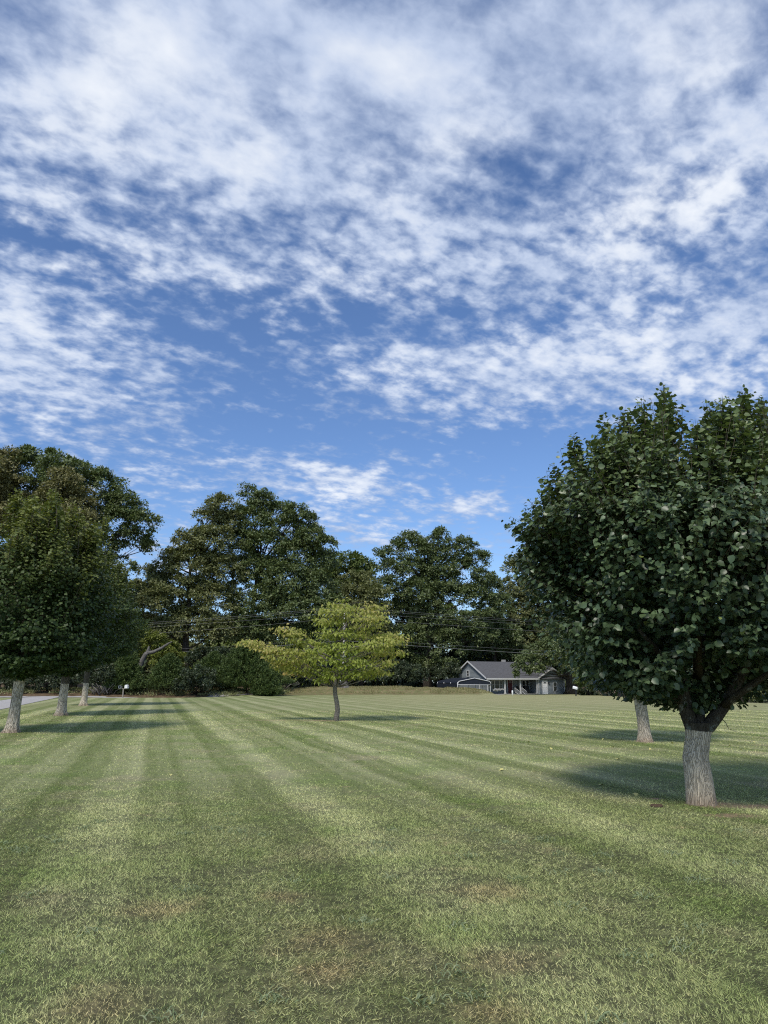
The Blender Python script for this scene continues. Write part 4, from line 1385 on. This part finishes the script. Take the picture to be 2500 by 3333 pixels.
# brush pile
bp = P(338, 2232, 82)
base = Vector((bp.x, 82, Hs(bp.x, 82)))
b = MB()
rb = np.random.default_rng(3)
for i in range(46):
    a = rb.random() * 6.28
    s = Vector((rb.normal() * .5, rb.normal() * .4, rb.random() * .3))
    e = s + Vector((math.cos(a) * .9, math.sin(a) * .5, .3 + rb.random() * .9))
    b.tube([s, s.lerp(e, .5) + Vector((rb.normal() * .1, 0, .1)), e], [.05, .04, .015], 5)
tag(b.build('brush_pile', M['dead_wood'], None, base), 'tangled grey brush pile behind the farthest maple', 'brush pile')

# ================================================================= the house, carport and small things
M['siding'] = flat_mat('grey_siding', (.215, .24, .252), .7, .10, 3.0)
M['siding_dark'] = flat_mat('grey_siding_porch', (.15, .165, .18), .7, .10, 3.0)
M['trim'] = flat_mat('white_trim', (.58, .58, .57), .6, .06, 4.0)
M['roof'] = flat_mat('roof_shingles', (.105, .105, .110), .9, .30, 5.0, .2, bump=.02)
M['glass'] = flat_mat('window_glass', (.015, .018, .022), .08, .1, 1.0, .6)
M['red'] = flat_mat('red_door_paint', (.10, .010, .014), .45, .1)
M['white'] = flat_mat('white_paint', (.80, .80, .79), .5, .05)
M['black_metal'] = flat_mat('black_metal', (.018, .019, .022), .5, .15)
M['carport'] = flat_mat('dark_blue_metal', (.018, .022, .034), .5, .2, 4.0, .4)
M['concrete'] = flat_mat('concrete', (.36, .35, .33), .9, .15, 3.0)
M['chair'] = flat_mat('dark_chair', (.055, .050, .046), .7, .2)
M['car_paint'] = flat_mat('black_car_paint', (.012, .013, .016), .2, .1, 1.0, .6)
M['rubber'] = flat_mat('rubber', (.02, .02, .02), .8, .1)
M['steel'] = flat_mat('steel', (.45, .45, .46), .35, .1, 5.0, .5, .8)

hx = 15.37
HOUSE_Z = Hs(25.5, 113.5)
house = thing('house', 'grey clapboard bungalow with dark roof, front porch and white trim beyond the lawn', 'house', (hx, 109, HOUSE_Z), R(25))


def courses(b, o, u, n, width, z0, eave, apex_at=None, apex=None, step=.19):
    """lapped clapboards on a wall from o along u, outward normal n; a gable if apex is given"""
    o, u, n = Vector(o), Vector(u), Vector(n)
    top = apex if apex else eave
    z = z0
    while z < top - .02:
        z1 = min(z + step, top)

        def span(zz):
            if apex and zz > eave:
                f = (zz - eave) / (apex - eave)
                return apex_at * f, width - (width - apex_at) * f
            return 0.0, width
        a0, a1 = span(z)
        b0, b1 = span(z1)
        up = Vector((0, 0, 1))
        v = [o + u * a0 + up * z + n * .028, o + u * a1 + up * z + n * .028, o + u * b1 + up * z1 + n * .004, o + u * b0 + up * z1 + n * .004,
             o + u * a0 + up * z, o + u * a1 + up * z, o + u * b1 + up * z1 - n * .05, o + u * b0 + up * z1 - n * .05]
        b.add(v, [(0, 1, 2, 3), (4, 5, 1, 0), (3, 2, 6, 7)])
        z = z1
    return b


EV, RG, DEP, LEN, WA = 2.42, 4.85, 9.6, 14.37, 9.35
b = MB()
courses(b, (0, DEP, 0), (0, -1, 0), (-1, 0, 0), DEP, -.9, EV, DEP / 2, RG - .08)
courses(b, (0, 2.0, 0), (1, 0, 0), (0, -1, 0), WA, .1, EV)
courses(b, (LEN, 0, 0), (0, 1, 0), (1, 0, 0), DEP, -.6, EV, DEP / 2, RG - .08)
courses(b, (LEN, DEP, 0), (-1, 0, 0), (0, 1, 0), LEN, -.6, EV)
b.build('wall', M['siding'], house)
b = MB()
courses(b, (WA, 0, 0), (1, 0, 0), (0, -1, 0), LEN - WA, -.6, EV - .08, (LEN - WA) / 2, 3.78)
courses(b, (WA, 2.0, 0), (0, -1, 0), (-1, 0, 0), 2.0, .1, EV)
b.build('wall', M['siding'], house)
b = MB()
b.box((LEN / 2, DEP / 2, -.45), (LEN - .1, DEP - .1, .7))
b.box((WA / 2, 1.0, -.42), (WA, 2.0, 1.0))
b.build('foundation', M['concrete'], house)

# roof: two slopes with overhang, and the cross gable of the wing
roof = MB()
oh, th_ = .32, .12
sl = (RG - EV) / (DEP / 2)
zf = EV - oh * sl
roof.prism([(-oh, -oh, zf), (-oh, DEP / 2, RG), (-oh, DEP / 2, RG + th_), (-oh, -oh, zf + th_)], (LEN + 2 * oh, 0, 0))
roof.prism([(-oh, DEP + oh, zf), (-oh, DEP + oh, zf + th_), (-oh, DEP / 2, RG + th_ - .004), (-oh, DEP / 2, RG - .004)], (LEN + 2 * oh, 0, 0))
wm, wr = (WA + LEN) / 2, 3.88
ws = (wr - EV) / ((LEN - WA) / 2)
for s in (-1, 1):
    xo = wm + s * ((LEN - WA) / 2 + .25)
    zo = EV - .25 * ws + .05
    roof.prism([(wm, -.42, wr + (.003 if s > 0 else 0)), (xo, -.42, zo), (xo, -.42, zo + th_), (wm, -.42, wr + th_ + (.003 if s > 0 else 0))][::s], (0, 4.2, 0))
roof = roof.build('roof', M['roof'], house)
b = MB()
b.box((7.6, 6.6, 4.75), (.5, .5, 1.2))
b.build('chimney', M['concrete'], roof)

tr_ = MB()
tr_.box((WA / 2 - .1, -.36, zf + .03), (WA + .35, .06, .22))
for s, e in (((-oh - .02, -oh, zf), (-oh - .02, DEP / 2, RG)), ((-oh - .02, DEP + oh, zf), (-oh - .02, DEP / 2, RG))):
    s, e = Vector(s), Vector(e)
    tr_.prism([s, e, e + Vector((0, 0, .22)), s + Vector((0, 0, .22))], (-.05, 0, 0))
for s in (-1, 1):
    xo = wm + s * ((LEN - WA) / 2 + .25)
    zo = EV - .25 * ws + .02
    a_, e_ = Vector((wm, -.44, wr - .02)), Vector((xo, -.44, zo))
    tr_.prism([a_, e_, e_ + Vector((0, 0, .2)), a_ + Vector((0, 0, .2))], (0, -.05 - .002 * s, 0))
tr_.prism([(wm - .42, -.47, wr - .36), (wm + .42, -.47, wr - .36), (wm, -.47, wr - .02)], (0, .02, 0))
for a_, b_ in ((0, DEP), (WA + .06, -.03), (LEN - .06, -.03), (-.03, 2.0)):
    tr_.box((a_, b_, .95), (.13, .13, 2.9))
tr_.build('trim', M['trim'], house)
for a_ in (.12, 3.22, 6.05, 9.15):
    b = MB()
    b.box((a_, .08, 1.22), (.17, .17, 2.25))
    b.box((a_, .08, .17), (.26, .26, .14))
    b.box((a_, .08, 2.28), (.26, .26, .12))
    b.build('porch_post', M['trim'], house)
for a0 in (5.0, 6.3):
    b = MB()
    for zr in (.35, .95):
        b.tube([(a0, .06, zr + .05), (a0 + .12, -1.0, zr - .55)], .035, 4)
    for k in range(6):
        f_ = k / 5
        b.box((a0 + .12 * f_, .06 - 1.06 * f_, .65 - .6 * f_), (.035, .035, .6))
    b.build('stair_rail', M['trim'], house)


def window(x0, x1, z0, z1, y=0.0, mull=1, face='front', lab=None):
    """white frame, dark pane, meeting rail"""
    fr, gl = MB(), MB()
    w_ = .09
    cx, cz = (x0 + x1) / 2, (z0 + z1) / 2

    def bx(mb, c, s):
        if face == 'front':
            mb.box((c[0], y - c[1], c[2]), (s[0], s[1], s[2]))
        else:
            mb.box((-c[1], c[0], c[2]), (s[1], s[0], s[2]))
    bx(fr, (x0 - w_ / 2, .05, cz), (w_, .10, z1 - z0 + 2 * w_))
    bx(fr, (x1 + w_ / 2, .05, cz), (w_, .10, z1 - z0 + 2 * w_))
    bx(fr, (cx, .052, z1 + w_ / 2), (x1 - x0, .10, w_))
    bx(fr, (cx, .06, z0 - w_ / 2), (x1 - x0 + .1, .13, w_))
    for k in range(1, mull + 1):
        bx(fr, (x0 + (x1 - x0) * k / (mull + 1), .05, cz), (.05, .085, z1 - z0))
    bx(fr, (cx, .045, cz), (x1 - x0, .08, .045))
    bx(gl, (cx, .035, cz), (x1 - x0, .05, z1 - z0))
    o = fr.build('window', M['trim'], house)
    gl.build('pane', M['glass'], o)
    return o


window(2.15, 2.5, .75, 2.05, 2.0, 0)
window(2.68, 3.42, .75, 2.05, 2.0, 0)
window(3.60, 3.92, .75, 2.05, 2.0, 0)
window(7.75, 8.25, .65, 2.0, 2.0, 0)
window(8.5, 8.98, .65, 2.0, 2.0, 0)
window(12.2, 12.78, .55, 1.78, 0.0, 0)
window(4.95, 5.5, 2.75, 3.55, 0, 0, 'left')
window(8.1, 8.6, .8, 1.35, 0, 0, 'left')


def door(x0, x1, z0, z1, y, mat, lab):
    b = MB()
    b.box(((x0 + x1) / 2, y - .045, (z0 + z1) / 2), (x1 - x0, .06, z1 - z0))
    for zz, hh in ((.55, .55), (1.2, .5)):
        for s in (-1, 1):
            b.box(((x0 + x1) / 2 + s * (x1 - x0) * .22, y - .08, z0 + zz), ((x1 - x0) * .3, .02, hh))
    o = b.build('door', mat, house)
    o['label'] = lab
    f = MB()
    f.box((x0 - .05, y - .05, (z0 + z1) / 2), (.1, .09, z1 - z0 + .16))
    f.box((x1 + .05, y - .05, (z0 + z1) / 2), (.1, .09, z1 - z0 + .16))
    f.box(((x0 + x1) / 2, y - .052, z1 + .05), (x1 - x0, .09, .1))
    f.build('door_frame', M['trim'], o)
    gl = MB()
    c = Vector(((x0 + x1) / 2, y - .085, z1 - .34))
    r_ = (x1 - x0) * .34
    gl.prism([c + Vector((r_ * math.cos(math.pi * k / 8), 0, r_ * .62 * math.sin(math.pi * k / 8))) for k in range(9)][::-1], (0, -.02, 0))
    gl.build('fan_light', M['glass'], o)
    k_ = MB()
    k_.box((x1 - .1, y - .11, z0 + 1.0), (.06, .08, .06))
    k_.build('handle', M['steel'], o)
    return o


door(10.12, 10.98, .02, 1.98, 0.0, M['white'], 'plain white side door with a fan light')
door(5.05, 5.88, .12, 2.08, 2.0, M['red'], 'dark red front door under the porch')
b = MB()
b.box((11.3, -.08, 1.62), (.12, .14, .22))
b.box((11.3, -.14, 1.75), (.18, .2, .04))
b.build('wall_lamp', M['black_metal'], house)


def lcl(a, b_, z=0.0):
    return house.matrix_basis @ Vector((a, b_, z)) if False else Vector((hx, 109, HOUSE_Z)) + Matrix.Rotation(R(25), 3, 'Z') @ Vector((a, b_, z))


def porch_chair(label, a, b_, turn):
    p = lcl(a, b_, .08)
    r = thing('porch_chair', label, 'chair', p, R(25) + turn, 'chairs on the porch')
    b = MB(); b.box((0, 0, .38), (.56, .52, .06)); b.build('seat', M['chair'], r)
    b = MB()
    rot = Matrix.Rotation(R(-14), 3, 'X')
    for k in range(5):
        b.box((-.22 + .11 * k, .32, .75), (.085, .03, .78), rot)
    b.build('backrest', M['chair'], r)
    for sx in (-1, 1):
        b = MB(); b.box((sx * .31, 0, .6), (.09, .6, .035)); b.build('armrest', M['chair'], r)
        for sy in (-1, 1):
            b = MB(); b.box((sx * .29, sy * .23, .29), (.055, .055, .58)); b.build('leg', M['chair'], r)


porch_chair('dark porch chair left of the right-hand porch post', 6.6, 1.2, .2)
porch_chair('dark porch chair by the double window near the wing', 8.1, 1.15, -.25)
p = lcl(12.05, -.5)
r = thing('planter', 'small pale planter on the ground below the side window', 'planter', (p.x, p.y, Hs(p.x, p.y)))
b = MB(); b.tube([(0, 0, -.02), (0, 0, .1), (0, 0, .36), (0, 0, .40)], [.16, .17, .23, .24], 10); b.build('pot', M['concrete'], r)
b = MB()
for k in range(12):
    b.tube([(0, 0, .36), (.14 * math.cos(k * 2.4), .14 * math.sin(k * 2.4), .55), (.24 * math.cos(k * 2.4), .24 * math.sin(k * 2.4), .58)], [.012, .02, .004], 4)
b.build('plant', M['shrub'], r)

# ---------------------------------------------------------------- carport
cpx, cpy = 10.42, 103.5
CZ = Hs(11.6, 107)
cp = thing('carport', 'low dark metal carport with white hoop frame in front of the house', 'carport', (cpx, cpy, CZ), R(25))
CW, CD = 5.46, 5.86
ez, az_ = 1.62 - CZ, 2.06 - CZ
arch = [(0, ez - .28), (.04, ez - .12), (.22, ez), (CW / 2, az_), (CW - .22, ez), (CW - .04, ez - .12), (CW, ez - .28)]
for k in range(4):
    yy = CD * k / 3
    b = MB()
    b.tube([(0, yy, -.1), (0, yy, ez - .3)] + [(x, yy, z) for x, z in arch] + [(CW, yy, ez - .3), (CW, yy, -.1)], .055, 6)
    b.build('hoop', M['white'], cp)
b = MB()
for i in range(len(arch) - 1):
    (xa, za), (xb, zb) = arch[i], arch[i + 1]
    b.prism([(xa, -.12, za + .06), (xb, -.12, zb + .06), (xb, -.12, zb + .10), (xa, -.12, za + .10)], (0, CD + .24, 0))
b.build('roof_panel', M['carport'], cp)
b = MB()
for k in range(18):
    y0 = CD * k / 18
    b.box((-.065, y0 + CD / 36, ez - .58), (.02 + .012 * (k % 2), CD / 18 - .01, .66))
b.build('side_panel', M['carport'], cp)
b = MB()
b.prism([(x, -.075, z - .02) for x, z in arch[::-1]] + [(.02, -.075, ez - .42), (CW - .02, -.075, ez - .42)], (0, .02, 0))
b.build('gable_panel', M['carport'], cp)
b = MB()
b.tube([(0, -.10, ez - .43), (CW, -.10, ez - .43)], .03, 5)
b.tube([(-.02, -.14, ez - .28)] + [(x, -.14, z + .05) for x, z in arch] + [(CW + .02, -.14, ez - .28)], .045, 5)
b.build('edge_trim', M['white'], cp)

# ---------------------------------------------------------------- the car under it
cc = Vector((cpx, cpy, 0)) + Matrix.Rotation(R(25), 3, 'Z') @ Vector((2.5, 3.1, 0))
car = thing('parked_car', 'black car parked under the dark carport, only its roof above the bank', 'car', (cc.x, cc.y, CZ), R(25))
b = MB()
side = [(-2.2, .35), (-2.25, .62), (-2.1, .82), (-1.15, .92), (-.55, 1.32), (.55, 1.38), (1.35, 1.0), (2.1, .95), (2.2, .6), (2.15, .32)]
n = len(side)
vs = []
for xx, inset in ((-.82, .0), (-.60, 1.0), (.60, 1.0), (.82, .0)):
    for y, z in side:
        k = 0 if z < .93 else 1
        sc = 1.0 if (inset == 0 and not k) else (1.0 if inset else .80)
        vs.append((xx * sc, y, z + (.03 if inset else 0)))
fs = [(r_ * n + i, r_ * n + (i + 1) % n, (r_ + 1) * n + (i + 1) % n, (r_ + 1) * n + i) for r_ in range(3) for i in range(n)]
fs += [tuple(range(n - 1, -1, -1)), tuple(range(3 * n, 4 * n))]
b.add(vs, fs)
b.build('body', M['car_paint'], car)
b = MB()
b.prism([(-.52, -1.12, .985), (.52, -1.12, .985), (.46, -.62, 1.325), (-.46, -.62, 1.325)], (0, -.012, .016))
b.build('windshield', M['glass'], car)
b = MB()
b.prism([(-.50, 1.30, 1.07), (.50, 1.30, 1.07), (.46, .66, 1.375), (-.46, .66, 1.375)][::-1], (0, .012, .016))
b.build('rear_window', M['glass'], car)
for sx in (-1, 1):
    b = MB(); b.box((sx * .68, 0, 1.13), (.03, 1.3, .28)); b.build('side_window', M['glass'], car)
    b = MB(); b.box((sx * .6, -2.2, .68), (.34, .1, .13)); b.build('headlight', M['steel'], car)
    for sy in (-1, 1):
        b = MB(); b.tube([(sx * .66, sy * 1.38, .32), (sx * .86, sy * 1.38, .32)], .32, 16)
        w = b.build('wheel', M['rubber'], car)
        b = MB(); b.tube([(sx * .865, sy * 1.38, .32), (sx * .875, sy * 1.38, .32)], .19, 12); b.build('rim', M['steel'], w)

# ---------------------------------------------------------------- mailboxes
M['post_wood'] = flat_mat('weathered_post', (.26, .24, .21), .9, .2, 9.0)


def mailbox_shell(b, w, h, l):
    """arched box along y, its front towards -y"""
    prof_ = [(-w / 2, 0), (w / 2, 0), (w / 2, h - w / 2)] + [(w / 2 * math.cos(math.pi * k / 8), h - w / 2 + w / 2 * math.sin(math.pi * k / 8)) for k in range(1, 8)] + [(-w / 2, h - w / 2)]
    b.prism([(x, -l / 2, z) for x, z in prof_][::-1][::-1], (0, l, 0))
    return prof_


mb = G(400, 2271)
r = thing('mailbox', 'white arched mailbox with open paper box on a grey post at the lawn edge, left', 'mailbox', (mb.x, mb.y, Hs(mb.x, mb.y)))
b = MB(); b.box((-.02, 0, .42), (.10, .10, .95)); b.build('post', M['post_wood'], r)
b = MB(); b.box((-.02, 0, .90), (.86, .10, .07)); b.build('crossarm', M['post_wood'], r)
b = MB(); pr_ = mailbox_shell(b, .30, .36, .5)
o = b.build('box', M['white'], r, (.31, 0, .94))
b = MB(); b.prism([(x * .92, -.262, z * .96 + .01) for x, z in pr_], (0, .01, 0)); b.build('box_door', M['white'], o)
b = MB(); b.box((.17, .05, .26), (.02, .05, .16)); b.build('flag', M['red'], o)
b = MB()
for dx_, dz_, sx, sz2 in ((-.13, .12, .03, .26), (.13, .12, .03, .26), (0, .0, .29, .03), (0, .24, .29, .03)):
    b.box((dx_, 0, dz_), (sx, .42, sz2))
b.box((0, .2, .12), (.24, .02, .22))
b.build('paper_box', M['steel'], r, (-.34, 0, .95))

mb = P(1874, 2262, 84)
r = thing('mailbox', 'tilted white mailbox on a black post right of the house', 'mailbox', (mb.x, 84, Hs(mb.x, 84)))
b = MB(); b.box((.05, 0, .38), (.12, .12, .86), Matrix.Rotation(R(4), 3, 'Y')); b.build('post', M['black_metal'], r)
b = MB(); mailbox_shell(b, .26, .28, .55)
o = b.build('box', M['white'], r, (0, 0, .80), (R(12), R(-8), R(40)))
b = MB(); b.box((.19, -.1, .26), (.02, .06, .2)); b.build('flag', M['red'], o)

# ---------------------------------------------------------------- stump, marker post, rubble on the bank
sp = P(1120, 2236, 96.5)
base = Vector((sp.x, 96.5, Hs(sp.x, 96.5) - .05))
root = thing('tree_stump', 'wide grey tree stump with flared roots on the low bank, behind the dogwood', 'stump', base)
v, f = trunk_mesh([(0, 0, -.1), (.02, 0, .3), (.0, 0, .72)], [.62, .55, .50], rings=16, sides=28, ridge=.14, flare=.55, seed=14, lobes=6)
v[-28:, 2] += (vnoise(v[-28:] * 3, 4) - .5) * .3
b = MB(); b.add(v, f.tolist(), True); b.add(v[-28:], [tuple(range(28))]); b.build('stump', M['dead_wood'], root)

UP = P(1117, 2225, 98.5)
M['pole'] = flat_mat('pale_pole', (.52, .49, .45), .8, .15, 6.0)
pole_top = P(1117, 1968, 98.5).z
pz = Hs(UP.x, UP.y) - .2
root = thing('utility_pole', 'pale utility pole standing behind the dogwood, carrying the wires', 'pole', (UP.x, UP.y, pz))
b = MB(); b.tube([(0, 0, 0), (0, 0, (pole_top - pz) / 2), (0, 0, pole_top - pz)], [.17, .15, .12], 10); b.build('shaft', M['pole'], root)
b = MB(); b.box((0, 0, pole_top - pz - .35), (1.9, .1, .12)); b.build('crossarm', M['post_wood'], root)
for dx_ in (-.8, -.35, .35, .8):
    b = MB(); b.tube([(dx_, 0, pole_top - pz - .29), (dx_, 0, pole_top - pz - .14)], [.05, .03], 6); b.build('insulator', M['steel'], root)
for k in range(2):
    px, Yp = ((175, 92.5), (2330, 112))[k]
    q = P(px, 2230, Yp)
    zq_ = Hs(q.x, Yp) - .2
    topz = P(px, (2045, 2046)[k], Yp).z
    root = thing('utility_pole', ('grey utility pole hidden among the trees behind the maples', 'grey utility pole hidden behind the pear tree')[k], 'pole', (q.x, Yp, zq_))
    b = MB(); b.tube([(0, 0, 0), (0, 0, topz - zq_)], [.16, .11], 10); b.build('shaft', M['post_wood'], root)
    b = MB(); b.box((0, 0, topz - zq_ - .3), (1.9, .1, .12)); b.build('crossarm', M['post_wood'], root)

M['wire'] = flat_mat('bright_wire', (.22, .22, .215), .4, .1, 1.0, .5, .3)
WIRES = [  # label, left y at px 175, pole y at 1117, right y at 2330, radius
    ('topmost overhead power wire', 2043, 1975, 2050, .013), ('second overhead power wire from the top', 2049, 1980, 2056, .011),
    ('third overhead power wire from the top', 2056, 1992, 2060, .011), ('fourth overhead power wire, a gap below the upper three', 2080, 2009, 2084, .013),
    ('thin telephone wire just above the lowest thick cable', 2128, 2076, 2143, .011), ('lowest and thickest overhead cable crossing behind the dogwood', 2139, 2085, 2156, .024)]
for i, (lab, ya, yb, yc_, rr) in enumerate(WIRES):
    dxs = (-.8, -.35, .35, .8, 0, 0)[i]
    a, c_, d_ = P(175, ya, 92.4 - .1 * i), P(1117, yb, 98.3 - .1 * (i % 2)), P(2330, yc_, 111.8)
    c_ = c_ + Vector((dxs * .3, 0, 0))
    pts = []
    for s, e in ((a, c_), (c_, d_)):
        for k in range(14):
            f_ = k / 14
            q = s.lerp(e, f_)
            q.z -= .28 * 4 * f_ * (1 - f_)
            pts.append(q)
    pts.append(d_)
    b = MB(); b.tube([q - c_ for q in pts], rr, 4)
    o = b.build('overhead_wire', M['wire'], None, c_)
    tag(o, lab, 'wire', 'overhead wires')

q = P(1668, 2252, 96)
zq_ = Hs(q.x, 96.0)
b = MB(); b.tube([(0, 0, -.1), (0, 0, .62), (0, 0, .68)], [.10, .10, .07], 10)
tag(b.build('marker_post', M['white'], None, (q.x, 96, min(zq_, P(1668, 2256, 96).z))), 'short white marker post on the bank in front of the porch', 'post')
q = P(1620, 2247, 98)
b = MB()
rk = np.random.default_rng(9)
for i in range(16):
    s = .10 + .14 * rk.random()
    b.box((rk.normal() * .42, rk.normal() * .25, .08 + rk.random() * .22), (s * 1.6, s, s * .7), Matrix.Rotation(rk.random() * 3, 3, 'Z') @ Matrix.Rotation(rk.normal() * .5, 3, 'X'))
tag(b.build('rubble_pile', M['concrete'], None, (q.x, 98, P(1620, 2250, 98).z)), 'small pile of pale rubble on the bank before the porch', 'rubble')

# the dug hole in the turf beside the pear
q = G(2138, 2626)
b = MB()
ringn = 14
vs, fs = [], []
for k, (rr_, zz) in enumerate(((.07, .004), (.05, .028), (.03, .022), (.02, .010), (.0, .008))):
    for i in range(ringn):
        w = 2 * math.pi * i / ringn
        jit = 1 + .25 * math.sin(3 * w + k) * (.6 if k < 2 else .3)
        vs.append((rr_ * 1.25 * jit * math.cos(w), rr_ * .8 * jit * math.sin(w), zz))
for k in range(4):
    for i in range(ringn):
        fs.append((k * ringn + i, k * ringn + (i + 1) % ringn, (k + 1) * ringn + (i + 1) % ringn, (k + 1) * ringn + i))
b.add(vs, fs, True)
M['soil'] = flat_mat('dark_soil', (.085, .060, .042), .95, .3, 20.0, .1)
tag(b.build('soil_heap', M['soil'], None, (q.x, q.y, .004)), 'little dark heap of dug soil in the grass left of the pear trunk', 'soil')

# fallen leaves on the lawn
M['fallen'] = flat_mat('fallen_leaf', (.52, .48, .18), .6, .25, 40.0)
fm = tri_mesh('fallen_leaf', LEAF_ROUND[0] * np.array([1, 1.1, 1.6]) - np.array([.5, 0, 0]), LEAF_ROUND[1], smooth=True)
fm.materials.append(M['fallen'])
SPOTS = [(1990, 2430), (2020, 2408), (2060, 2425), (2180, 2384), (2165, 2428), (2300, 2400), (2360, 2385), (2420, 2362), (2440, 2414), (2456, 2416), (2380, 2430), (2470, 2372), (1955, 2560), (2230, 2402), (1800, 2440),
         (1720, 2420), (1850, 2400), (2190, 2418), (2120, 2440), (1965, 2413), (2338, 2448), (2410, 2440), (2010, 2470), (1630, 2510), (1240, 2455), (552, 2525), (2075, 2588), (1910, 2385), (2290, 2440), (2480, 2400)]
for i, (px, py) in enumerate(SPOTS):
    q = G(px + rng.normal() * 4, py + rng.normal() * 3)
    o = bpy.data.objects.new('fallen_leaf', fm)
    o.location = (q.x, q.y, .022)
    o.rotation_euler = (rng.normal() * .25, rng.normal() * .25, rng.random() * 6.28)
    s = .06 + .03 * rng.random()
    o.scale = (s, s, s)
    link(o)
    tag(o, 'small pale yellow leaf fallen on the mown lawn', 'leaf', 'leaves fallen on the lawn')
